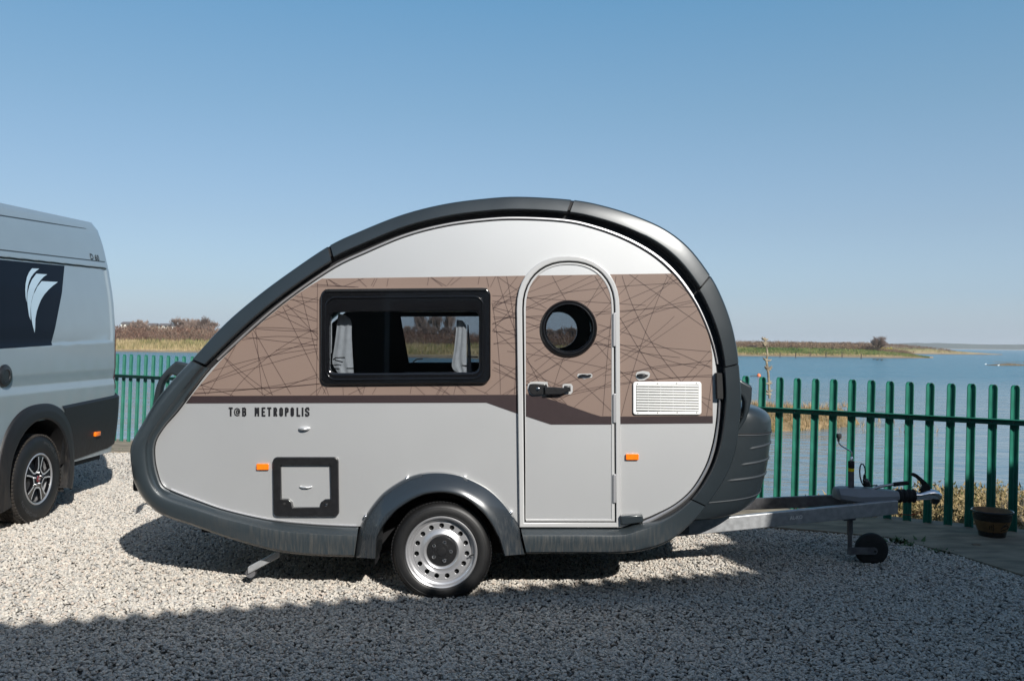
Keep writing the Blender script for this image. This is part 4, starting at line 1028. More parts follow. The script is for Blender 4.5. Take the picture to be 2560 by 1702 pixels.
plate('grip',[[z5(*q) for q in ((350,1150),(500,1158),(505,1142),(553,1144),(556,1185),(530,1190),(480,1212),(350,1214))]],DY-.040,.018,M['blackp'],dh,bev=.006)
c=P(*z5(298,1170),DY-.022); lathe('lock_barrel',[(.0105,.0),(.0105,-.003),(.008,-.004),(0,-.004)],c,M['chrome'],dh,seg=16)
plate('catch_backplate',[[z5(*q) for q in ((605,1065),(612,1048),(715,1046),(725,1058),(722,1078),(690,1082),(660,1090),(635,1080),(612,1078))]],DY-.005,.003,M['frame'],door)
dc=tube('door_catch',[P(*z5(622,1066),DY-.012),P(*z5(645,1060),DY-.022),P(*z5(690,1060),DY-.024),P(*z5(712,1062),DY-.012)],.006,M['blackp'],door,8)
# lights/caps/vent on the body
plate('cap_backplate',[[z5(*q) for q in ((1064,1055),(1075,1035),(1120,1025),(1165,1032),(1178,1048),(1170,1075),(1130,1100),(1090,1102),(1070,1085))]],.0335,.003,M['frame'],cv)
def shell_light(cx,cy,m,s=1.):
    c=P(cx,cy,.036); bm=bmesh.new(); bmesh.ops.create_uvsphere(bm,u_segments=28,v_segments=14,radius=1,matrix=Matrix.Translation(c)@Matrix.Diagonal((.036*s,.034*s,.0125*s,1)))
    o=bmo('awning_light',bm,m,cv,True)
    bm=bmesh.new(); bmesh.ops.create_uvsphere(bm,u_segments=28,v_segments=8,radius=1,matrix=Matrix.Translation(c-Vector((0,0,.001)))@Matrix.Diagonal((.0365*s,.0346*s,.0012,1)))
    bmo('light_slot',bm,M['seal'],o,True)
shell_light(1606,938,M['blackp'],.98); shell_light(761,1071,M['silver'],.95)
vg=plate('vent_grille',[rrect(1583,954,1754,1036.5,7),rrect(1590.5,962,1746,1029,2)],.022,.018,M['white'],cv,bev=.004)
plate('vent_back',[rrect(1586,957,1751,1033,3)],.0352,.001,M['blackp'],vg)
for i in range(10):
    y=964.5+i*6.7; 
    a,b=P(1591,y,.026),P(1746,y-.6,.026); o=box('slat',(a+b)/2,((b-a).x,.011,.0095),M['white'],vg,.0015,Matrix.Rotation(R(24),3,'X'))
for x in (1621,1652,1683,1714): plate('divider',[rrect(x-1,962,x+1,1029,.5)],.030,.004,M['white'],vg)
for x,y in ((1594,959),(1644,958.5),(1692,958),(1741,957.5),(1595,1032),(1644,1031.5),(1693,1031),(1742,1031)):
    lathe('screw',[(0,-.002),(.003,-.0015),(.0035,.001)],P(x,y,.021),M['galvd'],vg,seg=8)
for (x0,y0,x1,y1) in ((640.8,1159,671,1174.5),(1565,1134.5,1597,1149.5)):
    r_=plate('side_marker',[rrect(x0,y0,x1,y1,2)],.022,.014,M['orange'],cv,bev=.003)
# service hatch
ht=plate('service_hatch',[rrect(701,1162,827,1270,3)],.034,.004,M['silver'],cv)
hf=plate('hatch_frame',[rrect(681.5,1142.5,845.5,1290.5,11)[0:0]+[(q[0]+(q[1]-1142)*.012,q[1]) for q in rrect(681.5,1142.5,845,1290.5,11)],
  [(701,1163),(825,1163),(827,1247.5),(812,1248),(802,1255),(799,1268),(732,1268.5),(729,1255),(720,1247),(702.5,1246.5)]],.010,.028,M['blackp'],ht,bev=.005)
for px,py,mm in ((711,1259,'matte'),(815.5,1261.5,'chrome')): lathe('hatch_lock',[(0,-.006),(.008,-.005),(.010,.0),(.010,.006)],P(px,py,.012),M[mm],ht,seg=14)
tube('hatch_pull',[P(750,1216.5,.028),P(757,1218,.016),P(770,1218,.015),P(778,1216.5,.028)],.005,M['silver'],ht,8)
for px in (750.5,778): lathe('pull_end',[(0,-.004),(.005,-.003),(.006,.003)],P(px,1216.5,.03),M['silver'],ht,seg=10)
# clip blocks on the trim
plate('trim_clip',[[(1552,1290),(1606,1286),(1609,1297),(1608,1305),(1562,1312),(1553,1312)]],-.02,.05,M['anth'],cv,bev=.008)
plate('trim_clip',[[(1791.5,932),(1809,933),(1810,994),(1808,998),(1793,997)]],-.002,.04,M['matte'],cv,bev=.004)
# grab handles
def handle(L,Y,name='grab_handle'):
    o=plate(name,[L],Y,.075,M['anth'],cv,bev=.014); return o
hL=[cr([(438,903),(476,914),(455,942),(441,941),(426,936),(412,948),(403,966),(397,995),(386,1022),(378,1034),(384,990),(393,955),(412,927),(438,903)],t/3) for t in range(0,39)]
handle([tuple(p) for p in hL],.86); 
hR=[(1846,944),(1856,951),(1878,963),(1882,970),(1880,1000),(1874,1028),(1866,1050),(1853,1070),(1842,1082),(1838,1070),(1849,1058),(1857,1042),(1860.5,1024),(1861,1004),(1856,992),(1846,986)]
handle(hR,.12)
plate('rear_lamp',[rrect(331,1196,348,1228,6)],.14,.10,M['matte'],cv,bev=.01)
# front locker
gl=[]
zl=[(1290,.55,1690,1830),(1282,.62,1690,1862),(1268,.78,1700,1884),(1245,.92,1720,1900),(1222,.97,1740,1909),(1160,.99,1790,1920),(1083,1,1810,1927),(1060,1,1812,1927),(1046,.98,1812,1925),(1034,.93,1812,1917),(1025,.84,1812,1904),(1018,.70,1812,1886),(1014,.5,1812,1862)]
yc=1.0; V=[];Fc=[];ns=48
def locker(seclist,name,m,parent,grow=0):
    V=[];Fc=[]
    for (py,wk,pxl,pxr) in seclist:
        z=P(1850,py,.35).z; xl=P(pxl,py,.35).x; xr=P(pxr,py,.42).x+grow; hw=.80*(.9+.1*wk)+grow
        for i in range(ns+1):
            a=-math.pi/2+math.pi*i/ns; c,s=math.cos(a),math.sin(a)
            x=xl+(xr-xl+.05)*abs(c)**(2/3.2); y=yc+hw*math.copysign(abs(s)**(2/3.2),s); V.append(Vector((x,y,z)))
    n=len(seclist)
    for j in range(n-1):
        for i in range(ns): a=j*(ns+1)+i; Fc.append((a,a+1,a+ns+2,a+ns+1))
    Fc.append(tuple(range(ns+1))[::-1]); Fc.append(tuple(range((n-1)*(ns+1),n*(ns+1))))
    return mesh(name,V,Fc,m,parent,True,autos=R(50))
def fine(L,k=4):
    out=[]
    for i in range((len(L)-1)*k+1): out.append(tuple(cr(L,i/k)))
    return out
Zs=fine(zl)
lk=locker(Zs,'front_locker',M['anth'],cv)
def lerpsec(py):
    for a,b in zip(Zs,Zs[1:]):
        if b[0]<=py<=a[0]: 
            t=(py-a[0])/(b[0]-a[0]) if b[0]!=a[0] else 0; return tuple(lerp(p,q,t) for p,q in zip(a,b))
    return Zs[-1]
def lockpt(py,a,off=.0):
    _,wk,pxl,pxr=lerpsec(py); z=P(1850,py,.35).z; xl=P(pxl,py,.35).x; xr=P(pxr,py,.42).x; hw=.80*(.9+.1*wk)+off
    c,s=math.cos(a),math.sin(a); return Vector((xl+(xr-xl+.05+off)*abs(c)**(2/3.2),yc+hw*math.copysign(abs(s)**(2/3.2),s),z))
def ridge(name,pts,rad,m): return tube(name,pts,rad,m,lk,8)
ridge('lid_seam',[lockpt(1082,-math.pi/2+R(.3)+R(90)*(i/30)**2.) for i in range(31)],.005,M['anthm'])
ridge('lid_seam',[lockpt(1078.5,-math.pi/2+R(.3)+R(90)*(i/30)**2.) for i in range(31)],.0035,M['seal'])
for (y0,a0) in ((1106,12),(1145,8),(1184,5)):
    pts=[lockpt(y0+9*(1-i/14)**2,-math.pi/2+R(a0)+R(60)*(i/14)**1.3,-.002) for i in range(15)]
    ridge('rib',pts,[.003]+[.0095]*13+[.004],M['anthm'])
ridge('lower_seam',[lockpt(1254-24*(i/30)**1.,-math.pi/2+R(.02)+R(90)*(i/30)**2.4) for i in range(31)],.0055,M['anthm'])
# front body shell between trim and locker
# ---- tow frame
bx=lambda px,py,Y:P(px,py,Y)
def beam(name,a,b,h,wd,m,par):
    a,b=Vector(a),Vector(b); t=(b-a).normalized(); s=t.cross(Vector((0,0,1))).normalized()*wd/2; u=Vector((0,0,1))*h/2; V=[]
    for c in (a,b):
        for q in (-s-u,s-u,s+u,-s+u): V.append(c+q)
    o=mesh(name,V,[(0,1,2,3),(4,7,6,5),(0,4,5,1),(1,5,6,2),(2,6,7,3),(3,7,4,0)],m,par)
    md=o.modifiers.new('bevel','BEVEL'); md.width=.006; md.segments=2; return o
A=P(1640,1326,.55); B=P(2241,1266,.93)
nb=beam('tow_beam',A,B,.098,.045,M['galv'],cv)
A2=P(1800,1262,1.62); B2=P(2120,1249,1.12); fb=beam('tow_beam',A2,B2,.085,.05,M['galvd'],cv)
beam('chassis_extension',P(1420,1345,.55),A,.08,.045,M['galv'],cv)
# maker's plate text on the beam
t_=text_mesh('AL-KO',.034,.95,.0012,.002); dirv=(B-A).normalized(); nrm=Vector((dirv.y,-dirv.x,0)).normalized()
c=P(1991,1288,.72); 
# put on the beam face
s_=(c.x-A.x)/(B.x-A.x); fc=A+(B-A)*s_+nrm*.0245
ux=dirv; uz=nrm.cross(ux)*-1; uz=Vector((0,0,1)); Mx=Matrix((( ux.x,uz.x,nrm.x,fc.x),(ux.y,uz.y,nrm.y,fc.y),(ux.z,uz.z,nrm.z,fc.z),(0,0,0,1)))
t_.transform(Mx); t_.materials.clear(); link('lettering',t_,[M['white']],nb)
bm=bmesh.new()
for (du,dz,l,h) in ((0,.021,.1,.003),(0,-.021,.1,.003)): 
    cc=fc+ux*du+Vector((0,0,dz)); boxbm(bm,cc,(l,.003,h),rot=Matrix.Rotation(math.atan2(ux.y,ux.x),3,'Z'))
bmo('embossed_border',bm,M['galv'],nb)
# hitch housing
zh=4.2375; ph=lambda a,b,Y:P(2000+a/zh,1050+b/zh,Y)
YC=1.0
bm=bmesh.new()
# loft along x: (px x, top y, mid y, bottom y, half width top, half width bottom)
hs=[(366,722,800,835,.03,.05),(385,708,815,850,.05,.085),(450,704,830,868,.06,.10),(580,706,852,892,.062,.105),(700,712,846,884,.060,.095),(850,726,838,872,.052,.08),(960,738,830,862,.045,.066),(1022,748,822,854,.04,.055)]
rings=[]
for (x,yt,ym,yb,ht_,hb_) in hs:
    T_=ph(x,yt,YC).z; Mi=ph(x,ym,YC-hb_).z; Bo=ph(x,yb,YC-hb_).z; X=ph(x,ym,YC).x
    pts=[(-hb_*.8,Bo),(-hb_,Mi-(Mi-Bo)*.4),(-hb_,Mi+.3*(T_-Mi)),(-ht_,T_-.004),(-ht_*.6,T_),(ht_*.6,T_),(ht_,T_-.004),(hb_,Mi+.3*(T_-Mi)),(hb_,Mi-(Mi-Bo)*.4),(hb_*.8,Bo)]
    rings.append([bm.verts.new((X,YC+a,z)) for a,z in pts])
for a,b in zip(rings,rings[1:]):
    for i in range(10): bm.faces.new((a[i],a[(i+1)%10],b[(i+1)%10],b[i]))
bm.faces.new(rings[0]); bm.faces.new(rings[-1][::-1])
hh=bmo('hitch_housing',bm,M['greyp'],cv,True,R(28))
# bellows, coupling head
bp_=[];c0=ph(1022,800,YC);c1=ph(1205,800,YC)
prof_=[]
for i in range(33):
    t=i/32; prof_.append((.038+.012*abs(math.sin(t*math.pi*3.5)),lerp(0,(c1-c0).x,t)))
lathe('bellows',[(0,0)]+prof_+[(0,(c1-c0).x)],c0,M['matte'],cv,'X',24)
ch=tube('coupling_head',[ph(1195,802,YC),ph(1265,802,YC),ph(1300,795,YC),ph(1350,785,YC),ph(1400,785,YC),ph(1440,795,YC),ph(1465,815,YC),ph(1478,835,YC)],[.026,.026,.029,.036,.040,.038,.032,.016],M['chrome'],cv,20)
tube('coupling_skirt',[ph(1390,835,YC),ph(1400,842,YC),ph(1450,848,YC),ph(1478,846,YC)],[.01,.028,.030,.012],M['blackp'],ch,16)
tube('lower_strap',[ph(1205,848,YC-.03),ph(1400,832,YC-.03)],.004,M['alu'],ch,6)
me=fillmesh([[(lambda q:(q.x,q.z))(ph(a,b,YC)) for a,b in ((1262,745),(1290,715),(1296,690),(1275,655),(1230,610),(1180,585),(1182,565),(1205,556),(1240,575),(1330,650),(1372,695),(1378,725),(1340,740),(1325,765),(1290,760))]],.034,.006,'XZ',YC); me.materials.clear(); link('release_handle',me,[M['matte']],ch,True)
tube('wire',[ph(1175,715,YC-.03),ph(1200,698,YC-.03),ph(1235,694,YC-.03),ph(1280,712,YC-.03)],.0022,M['matte'],ch,5)
# handbrake lever
hb=tube('handbrake_lever',[ph(735,752,YC-.04),ph(780,725,YC-.04),ph(850,702,YC-.04),ph(990,680,YC-.04)],[.010,.011,.011,.010],M['alu'],cv,8)
tube('grip',[ph(985,680,YC-.04),ph(1000,680,YC-.04),ph(1060,672,YC-.04),ph(1140,664,YC-.04),ph(1148,664,YC-.04)],[.012,.016,.015,.015,.010],M['matte'],hb,10)
# electric cable loop + plug
ca=tube('electric_cable',[ph(820,690,YC-.02),ph(740,695,YC-.02),ph(670,690,YC-.02),ph(650,650,YC-.02),ph(637,600,YC-.02),ph(632,540,YC-.02),ph(637,490,YC-.02),ph(650,462,YC-.02),ph(672,470,YC-.02),ph(688,505,YC-.02),ph(692,550,YC-.02),ph(686,590,YC-.02)],.0052,M['matte'],cv,8)
tube('plug',[ph(686,575,YC-.02),ph(684,600,YC-.02),ph(684,620,YC-.02),ph(690,630,YC-.02),ph(705,665,YC-.02),ph(712,700,YC-.02)],[.008,.011,.011,.020,.024,.026],M['blackp'],ca,12)
# jockey wheel
jx=ph(542,900,YC-.02)
jk=tube('jockey_post',[ph(541,542,YC-.02),ph(541,700,YC-.02),ph(530,1010,YC-.02),ph(528,1210,YC-.02)],.0208,M['galvd'],cv,20)
tube('inner_tube',[ph(528,1200,YC-.02),ph(527,1420,YC-.02)],.0155,M['galvd'],jk,16)
tube('label_band',[ph(542,508,YC-.02),ph(542,540,YC-.02)],.0212,M['yellow'],jk,20)
tube('cap',[ph(543,432,YC-.02),ph(543,440,YC-.02),ph(543,498,YC-.02),ph(543,508,YC-.02)],[.019,.022,.022,.020],M['matte'],jk,20)
tube('crank_nut',[ph(548,385,YC-.02),ph(548,395,YC-.02),ph(547,430,YC-.02)],[.005,.010,.012],M['chrome'],jk,10)
cr_=tube('crank_handle',[ph(549,400,YC-.02),ph(551,350,YC-.02),ph(535,328,YC-.02),ph(440,272,YC-.02),ph(412,245,YC-.02),ph(408,200,YC-.02)],.0052,M['chrome'],jk,8)
tube('crank_knob',[ph(408,225,YC-.02),ph(408,195,YC-.02),ph(412,185,YC-.02),ph(413,150,YC-.02),ph(413,143,YC-.02)],[.008,.009,.018,.018,.015],M['matte'],cr_,14)
c=ph(755,1365,YC-.03); jw=lathe('jockey_wheel',[(.028,-.035),(.07,-.036),(.098,-.034),(.112,-.024),(.1165,-.008),(.1165,.008),(.112,.024),(.098,.034),(.028,.035)],c,M['matte'],cv,'Y',48)
lathe('wheel_hub',[(0,-.034),(.012,-.036),(.03,-.030),(.05,-.028),(.055,-.036)],c,M['rimdark'],jw,'Y',24)
a,b=ph(520,1395,YC-.075),ph(815,1388,YC-.075); me=fillmesh([pl([(2000+x/zh,1050+y/zh) for x,y in ((500,1345),(545,1345),(790,1347),(815,1362),(822,1388),(812,1412),(790,1422),(545,1420),(500,1420))],YC-.07)],.005,.001,'XZ',YC-.072); me.materials.clear(); link('wheel_fork',me,[M['galvd']],jw)
lathe('axle_bolt',[(0,-.006),(.008,-.005),(.009,0)],ph(797,1388,YC-.075),M['rimdark'],jw,'Y',8)
plate('jockey_clamp',[[(2111,1290),(2140,1288),(2140,1300),(2111,1302)]],.95,.08,M['galvd'],cv,bev=.004)
# breakaway cable and ring
bm=bmesh.new(); c=ph(1052,935,YC); tubebm(bm,[c+Vector((.0085*math.cos(2*math.pi*i/16),0,.0085*math.sin(2*math.pi*i/16))) for i in range(16)],.0018,5,True); bmo('cable_ring',bm,M['matte'],hh)
tube('breakaway_cable',[ph(1075,865,YC),ph(1058,895,YC),ph(1052,920,YC),],.0018,M['matte'],hh,5)
tube('breakaway_cable',[ph(1010,985,YC),ph(1090,998,YC),ph(1170,1003,YC),ph(1230,992,YC),ph(1285,970,YC)],.0017,M['redlens'],hh,5)
# corner steady
lg=beam('corner_steady',P(621,1424,.17),P(702,1381,.17),.046,.04,M['galv'],cv)
lathe('steady_foot',[(.0,-.02),(.03,-.02),(.03,.02),(0,.02)],P(628,1430,.19),M['galvd'],lg,'Y',14)
# ---------------------------------------------------------------- camper van on the left
vn=empty('camper_van',(-4.95,.5,0),'silver blue high roof camper van with navy side graphic parked left of the caravan','van')
SECT=[(.42,-3.965),(.6,-3.945),(.97,-3.935),(1.09,-3.935),(1.15,-3.950),(1.19,-3.946),(1.24,-3.938),(1.46,-3.940),(1.62,-3.94),(1.94,-3.965),(2.21,-4.012),(2.46,-4.072),(2.60,-4.125),(2.67,-4.19)]
def sx(z): return interp(SECT,z)
XC=-4.96
def ztop(y):  # wall plane fraction for the hood/front
    return interp([(-2.95,.95),(-2.75,1.15),(-2.1,1.45),(-1.0,2.55),(-.6,2.75),(4,2.75)],y)
def recess(y,z):
    # shallow recess of the window area, with rounded step
    zt=2.172+.036*(y-1.55); zb=1.478+.028*(y-2.2)
    s=lambda a,b,x: max(0,min(1,(x-a)/(b-a)))
    k=s(zb,zb+.02,z)*s(zt+.004,zt-.012,z)*s(3.345,3.325,y)*s(-.5,-.47,y)
    return -.016*k
def zadd(y,z): return (-.03+.05*(max(-1,y)-1.9)/1.5)*max(0,min(1,(z-2.5)/.17)) if y>-1 else 0
def skin(y,z):
    x=sx(z)+recess(y,z)
    # rear corner rounding
    if y>3.36: t=(y-3.36)/.125; x-=.11*(1-math.sqrt(max(0,1-t*t)))*1.0
    if y<-1.0: x-=.28*((-1.0-y)/1.95)**2
    return x
zs=sorted(set([.42,.5,.6,.75,.85,.97]+[1.0+.0125*i for i in range(20)]+[1.25,1.3,1.35,1.4,1.44]+[1.45+.01*i for i in range(9)]+[1.6,1.7,1.8,1.9,2.0,2.08]+[2.12+.008*i for i in range(17)]+[2.3,2.36,2.42,2.48,2.54,2.6,2.64,2.67]))
ys=sorted(set([-2.95,-2.8,-2.6,-2.3,-2,-1.7,-1.4,-1.2,-1.0,-.8,-.6,-.5,-.47,-.2,.2,.6,1.0,1.2]+[1.3+.04*i for i in range(36)]+[2.76,2.9,3.05,3.2,3.3,3.32,3.33,3.34,3.35,3.36,3.38,3.4,3.42,3.44,3.455,3.465,3.475,3.48,3.484]))
wy,wz,wr=2.016,.383,.372
V=[];Fc=[]; nz=len(zs); idx={}
for i,y in enumerate(ys):
    for j,z in enumerate(zs):
        V.append((skin(y,min(z,ztop(y))),y,min(z,ztop(y))+zadd(y,z)))
for i in range(len(ys)-1):
    for j in range(nz-1):
        cy=(ys[i]+ys[i+1])/2; cz=(zs[j]+zs[j+1])/2
        if (cy-wy)**2+(cz-wz)**2<.52**2 and cz<.97: continue
        if (cy+2.0)**2+(cz-wz)**2<.45**2: continue
        Fc.append((i*nz+j,(i+1)*nz+j,(i+1)*nz+j+1,i*nz+j+1))
mesh('side_skin',V,Fc,M['van'],vn,True,autos=R(25))
# roof, far side, rear, front shell
V=[];Fc=[]
over=[(2.67,-4.19),(2.678,-4.25),(2.680,-4.35),(2.682,-4.6),(2.684,XC)]; over=[(z,x) for z,x in over]+[(z,2*XC-x) for z,x in over[::-1][1:]]+[(z,2*XC-x) for z,x in SECT[::-1]][1:]
for y in ys:
    for (z,x) in over:
        zt=ztop(y); x0=x
        q=0
        if y>3.36: t=(y-3.36)/.125; q=.11*(1-math.sqrt(max(0,1-t*t)))
        if y<-1: q=.28*((-1.0-y)/1.95)**2
        cx=XC+(x-XC)*(1-q/1.0)
        z2=min(z,zt) if z<2.66 else (z-q*.15 if zt>2.7 else min(zt,z))
        V.append((cx,y,z2+zadd(y,z)))
k=len(over)
for i in range(len(ys)-1):
    for j in range(k-1): a=i*k+j; Fc.append((a,a+1,a+k+1,a+k))
mesh('roof_and_far_side',V,Fc,M['van'],vn,True,autos=R(40))
bm=bmesh.new()
for y in (3.484,-2.95):
    zt=ztop(y); ring=[(skin(y,min(z,zt)),y,min(z,zt)) for z in zs[::3]]; ring2=[(2*XC-x,yy,z) for x,yy,z in ring[::-1]]
    try: bm.faces.new([bm.verts.new(p) for p in ring+ring2])
    except Exception: pass
bmo('end_panel',bm,M['van'],vn)
bm=bmesh.new(); boxbm(bm,(XC,.2,.40),(1.9,6.1,.06)); boxbm(bm,(XC,2.6,.36),(1.0,1.6,.12)); bmo('underbody',bm,M['seal'],vn)
# helpers on the skin: pixel -> point on side skin
def VS(px,py,off=.002,rc=True):
    X=-3.95
    for _ in range(5):
        q=PX(px,py,X); X=(skin(q.y,q.z) if rc else sx(q.z))+off
    return PX(px,py,X)
def skinpatch(name,L,m,off=.0025,parent=vn,nd=26):
    """fill an outline (pixels) with a grid that follows the skin"""
    pts=[VS(a,b,off) for a,b in L]; Y=[p.y for p in pts]; Z=[p.z for p in pts]
    loops=[[(p.y,p.z) for p in pts]]
    me=fillmesh(loops,0,0,'YZ',0.); bm=bmesh.new(); bm.from_mesh(me); bpy.data.meshes.remove(me)
    for z in [min(Z)+(max(Z)-min(Z))*i/nd for i in range(1,nd)]:
        bmesh.ops.bisect_plane(bm,geom=bm.verts[:]+bm.edges[:]+bm.faces[:],plane_co=(0,0,z),plane_no=(0,0,1))
    for v in bm.verts: v.co.x=skin(v.co.y,v.co.z)+off
    o=bmo(name,bm,m,parent,True)
    for p in o.data.polygons:
        pass
    return o
gp=skinpatch('navy_graphic',[(161.3,664.5),(130.6,862.6),(0,871.5),(-300,890),(-300,620),(0,649)],M['vanfilm'])
z4=lambda a,b:(a/4.125,620+b/4.125)
E1=[(330,210),(405,213),(372,238),(345,265),(320,300),(300,345),(285,400),(278,460),(274,560),(264,500),(260,430),(264,370),(278,300),(300,250)]
E2=[(375,265),(487,272),(450,298),(420,330),(388,378),(360,430),(338,495),(322,560),(314,640),(316,745),(300,700),(288,620),(280,540),(284,460),(302,390),(330,325)]
E3=[(430,342),(598,350),(550,385),(500,430),(460,475),(425,530),(400,590),(380,650),(365,730),(357,875),(340,810),(325,730),(318,640),(322,570),(345,480),(385,400)]
for E_ in (E1,E2,E3): skinpatch('emblem_feather',[z4(*p) for p in E_],M['vanlogo'],.005,gp)
# seams
def seamline(name,a,b,n,wd,m=None,off=.003):
    V=[];Fc=[]
    for i in range(n+1):
        t=i/n; px=lerp(a[0],b[0],t); py=lerp(a[1],b[1],t); q=VS(px,py,off); 
        V+=[Vector((skin(q.y,q.z-wd)+off,q.y,q.z-wd)),Vector((skin(q.y,q.z+wd)+off,q.y,q.z+wd))]
    for i in range(n): Fc.append((2*i,2*i+1,2*i+3,2*i+2))
    return mesh(name,V,Fc,m or M['seam'],vn,True)
seamline('roof_seam',(-200,601),(262,654.5),30,.004)
seamline('roof_gutter',(-200,622),(265,672),30,.006)
seamline('upper_seam',(-200,506),(242,576),30,.003)
def vseam(y,z0,z1,wd,m):
    V=[];Fc=[];n=30
    for i in range(n+1):
        z=lerp(z0,z1,i/n); yy=y
        V+=[(skin(yy-wd,z)+.003,yy-wd,z),(skin(yy+wd,z)+.003,yy+wd,z)]
    for i in range(n): Fc.append((2*i,2*i+1,2*i+3,2*i+2))
    return mesh('body_crease',V,Fc,m,vn,True)
vseam(3.405,1.03,2.66,.003,M['seam'])
# D 60 badge
me=text_mesh('D 60',.078,1.15,.001,.001)
c=VS(237,644,.004); me.transform(Matrix(((0,0,1,c.x),(1,0,0,c.y),(0,1,0,c.z),(0,0,0,1))))
for v_ in me.vertices: v_.co.x=skin(v_.co.y,v_.co.z)+.004
me.materials.clear(); link('badge',me,[M['seam']],vn)
# filler cap
c=VS(11,939,.0); lathe('filler_cap',[(.088,-.01),(.088,.008),(.080,.016),(.05,.020),(.045,.014),(0,.014)],c,M['blackp'],vn,'X',40)
# tail light, cladding, arch flare
def patch_grid(name,f,nu,nv,m,par=vn,autos=R(40)):
    V=[f(i/nu,j/nv) for i in range(nu+1) for j in range(nv+1)]; Fc=[(i*(nv+1)+j,(i+1)*(nv+1)+j,(i+1)*(nv+1)+j+1,i*(nv+1)+j+1) for i in range(nu) for j in range(nv)]
    return mesh(name,V,Fc,m,par,True,autos=autos)
def tl_(u,v):
    z=lerp(1.04,1.66,v); wdt=.055*math.sin(min(1,(1-v)*2.2)*math.pi/2)**.7; y=lerp(3.475-wdt-.01,3.520,u); return Vector((skin(min(y,3.484),z)+.006-(.10*max(0,u-.6)),y,z))
patch_grid('tail_light',tl_,8,20,M['redlens'])
def cl(u,v):
    y=lerp(2.38,3.56,u); zt=interp([(2.38,.955),(3.4,.99),(3.56,1.0)],y); zb=interp([(2.38,.43),(3.3,.47),(3.56,.52)],y)
    vv=v; z=lerp(zb,zt,vv); x=sx(max(z,.6))+.022-.03*(1-vv)**3
    if v>=.999: x-=.03
    if y>3.40: t=(y-3.40)/.165; x-=.16*(1-math.sqrt(max(0,1-t*t)))
    return Vector((x,y,z))
clad=patch_grid('bumper_cladding',cl,40,18,M['vanclad'])
bm=bmesh.new(); boxbm(bm,(XC,3.50,.74),(1.75,.12,.50),.03); bmo('rear_bumper',bm,M['vanclad'],vn)
def fl(u,v):
    a=math.pi*(1.12-1.24*u); e=2.5
    c_,s_=math.cos(a),math.sin(a); ro=.60
    yo=wy+ro*.98*math.copysign(abs(c_)**(2/e),c_); zo=wz+ro*1.02*math.copysign(abs(s_)**(2/e),s_) if s_>0 else wz+ro*s_*.9
    yi=wy+.455*c_; zi=wz+.47*s_+.01
    y=lerp(yo,yi,min(v/.8,1)); z=lerp(zo,zi,min(v/.8,1)); base=sx(max(z,.6))
    x=base+interp([(0,-.01),(.06,.018),(.4,.034),(.74,.038),(.8,.030),(.86,-.02),(1,-.35)],v)
    return Vector((x,y,z))
patch_grid('wheel_flare',fl,60,20,M['vanclad'])
V=[];Fc=[];n=30
for i in range(n+1):
    a=math.pi*i/n*1.16-.08*math.pi
    for (r,x) in ((.50,-3.97),(.50,-4.36),(0,-4.36)): V.append((x,wy+r*math.cos(a),wz+r*math.sin(a)))
for i in range(n):
    for j in range(2): q=i*3+j; Fc.append((q,q+1,q+4,q+3))
mesh('wheel_liner',V,Fc,M['seal'],vn,True)
c=VS(242,1084,.02); o=box('side_marker',(c.x+.004,c.y,c.z),(.025,.10,.042),M['orange'],vn,.006)
o=box('rear_reflector',(-4.02,3.575,.905),(.06,.02,.09),M['redlens'],vn,.004)
o=box('mud_flap',(-4.08,2.47,.33),(.24,.012,.3),M['matte'],vn,.003)
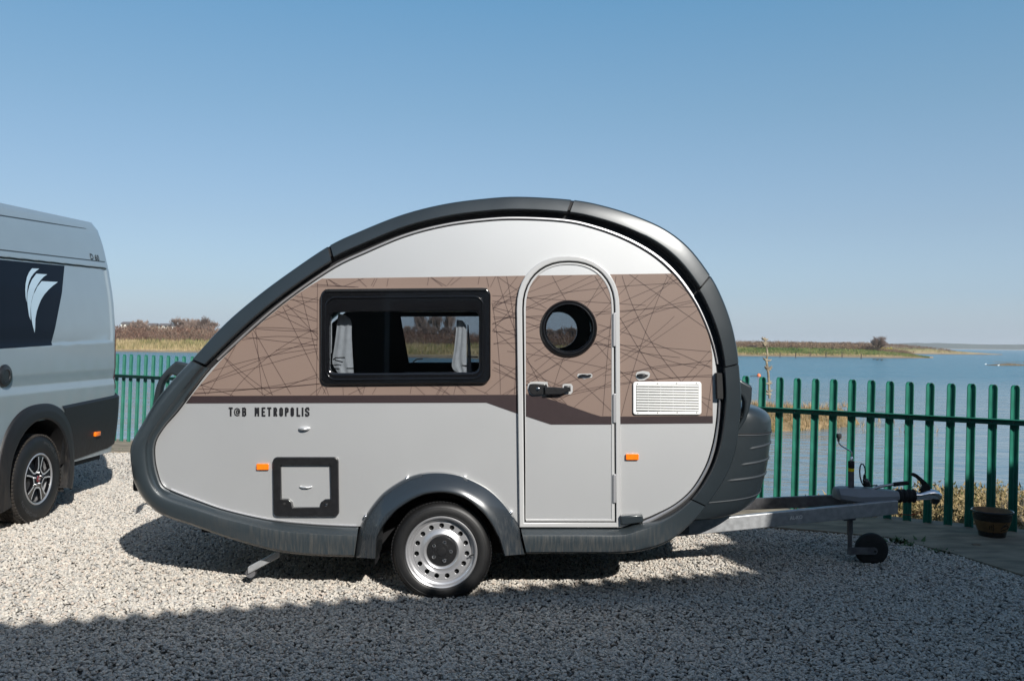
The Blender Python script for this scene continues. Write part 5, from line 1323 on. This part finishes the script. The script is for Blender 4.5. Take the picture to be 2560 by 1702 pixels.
# van wheel: outer face looks to +X
def van_wheel(c):
    w=bpy.data.objects.new('wheel',None); COL.objects.link(w); w.location=c; w.parent=vn; w.matrix_parent_inverse=wm(vn).inverted()
    lathe('tyre',[(.214,-.02),(.216,.0),(.225,.006),(.26,.010),(.31,.010),(.335,.004),(.350,-.006),(.362,-.016),(.370,-.03),(.372,-.05),(.372,-.185),(.366,-.2),(.33,-.22),(.25,-.23),(.214,-.21)],c,M['tyre'],w,'X',96)
    bm=bmesh.new()
    for i in range(72):
        a=2*math.pi*(i+.0)/72; rot=Matrix.Rotation(a,3,'X')
        boxbm(bm,c+rot@Vector((-.022,0,.3655)),(.030,.020,.014),rot=rot)
        boxbm(bm,c+rot@Vector((-.070,0,.3725)),(.036,.027,.006),rot=rot)
        boxbm(bm,c+rot@Vector((-.112,0,.3725)),(.036,.027,.006),rot=rot); boxbm(bm,c+rot@Vector((-.155,0,.3725)),(.036,.027,.006),rot=rot)
    tag(bmo('tread_block',bm,M['tread'],w),kind='stuff')
    mes=[]
    for base_a in (90-22,270-20):
        for k_,chh in enumerate('MICHELIN'):
            me=text_mesh(chh,.042,1.25,.001,.0015); a=R(base_a+8-k_*6.6+0)
            # position on sidewall radius .30; letter up = outward
            r=.298; up=Vector((0,math.cos(a),math.sin(a))); right=Vector((0,math.sin(a),-math.cos(a)))
            p=c+Vector((.0112,0,0))+up*r
            me.transform(Matrix(((0,0,1,p.x),(right.y,up.y,0,p.y),(right.z,up.z,0,p.z),(0,0,0,1)))); mes.append(me)
    bmo('lettering',join_meshes(mes),M['tlet'],w)
    rm=lathe('rim',[(.216,-.03),(.215,.002),(.208,.006),(.200,.002),(.197,-.012),(.190,-.05),(.188,-.2)],c,M['steel'],w,'X',80)
    # spoke face with five openings
    loops=[[(c.y+.197*math.cos(2*math.pi*k/80),c.z+.197*math.sin(2*math.pi*k/80)) for k in range(80)]]
    wins=[]
    for i in range(5):
        a0=90-10+36+72*i
        L=[]
        for (r,da) in ((.188,-24),(.190,-12),(.191,0),(.190,12),(.188,24),(.150,25),(.095,24),(.078,14),(.074,0),(.078,-14),(.095,-24),(.150,-25)):
            a=R(a0+da); L.append((c.y+r*math.cos(a),c.z+r*math.sin(a)))
        loops.append(L); wins.append((a0,L))
    me=fillmesh(loops,.03,.004,'YZ',c.x-.018); me.materials.clear(); link('spoke_face',me,[M['gloss']],w,True); me.set_sharp_from_angle(angle=R(40))
    for a0,L in wins:
        pts=[]
        for (r,da) in ((.186,25),(.150,26.5),(.095,27),(.074,17),(.070,0),(.074,-17),(.095,-27),(.150,-26.5),(.186,-25)):
            a=R(a0+da); pts.append((c.y+r*math.cos(a),c.z+r*math.sin(a)))
        V=[];Fc=[]
        for i,(y,z) in enumerate(pts):
            ya,za=pts[max(0,i-1)]; yb,zb=pts[min(len(pts)-1,i+1)]; l=math.hypot(yb-ya,zb-za); nx,nz_=-(zb-za)/l*.0062,(yb-ya)/l*.0062
            V+=[(c.x-.001,y-nx,z-nz_),(c.x-.001,y+nx,z+nz_)]
        for i in range(len(pts)-1): Fc.append((2*i,2*i+1,2*i+3,2*i+2))
        mesh('machined_edge',V,Fc,M['machined'],rm)
    lathe('brake_disc',[(0,-.10),(.15,-.10),(.15,-.12)],c,M['galvd'],w,'X',40)
    lathe('backing',[(0,-.19),(.19,-.19)],c,M['rimdark'],w,'X',30)
    hc=lathe('centre_cap',[(.028,-.003),(.027,.002),(.022,.005),(0,.006)],c,M['red'],w,'X',32)
    me=text_mesh('FIAT',.016,1.,.0006,.0006); me.transform(Matrix(((0,0,1,c.x+.007),(1,0,0,c.y),(0,1,0,c.z),(0,0,0,1)))); me.materials.clear(); link('lettering',me,[M['frame']],hc)
    for i in range(5):
        a=R(90+72*i); p=c+Vector((0,.052*math.cos(a),.052*math.sin(a))); lathe('wheel_bolt',[(.0105,-.003),(.0105,.008),(.008,.010),(0,.010)],p,M['chrome'],w,'X',8)
    return w
vwc=PX(96.6,1192,-3.955); vwc.z=.372-.012
vw=van_wheel(vwc)
fwv=copy_tree(vw,vn); fwv.matrix_parent_inverse=wm(vn).inverted(); fwv.matrix_basis=Matrix.Translation((-3.97,-2.0,vwc.z))
for yy in (vwc.y,-2.0):
    rw=copy_tree(vw,vn); rw.matrix_parent_inverse=wm(vn).inverted(); rw.matrix_basis=Matrix.Translation((2*XC+3.955,yy,vwc.z))@Matrix.Diagonal((-1,1,1,1))
bpy.context.view_layer.update()
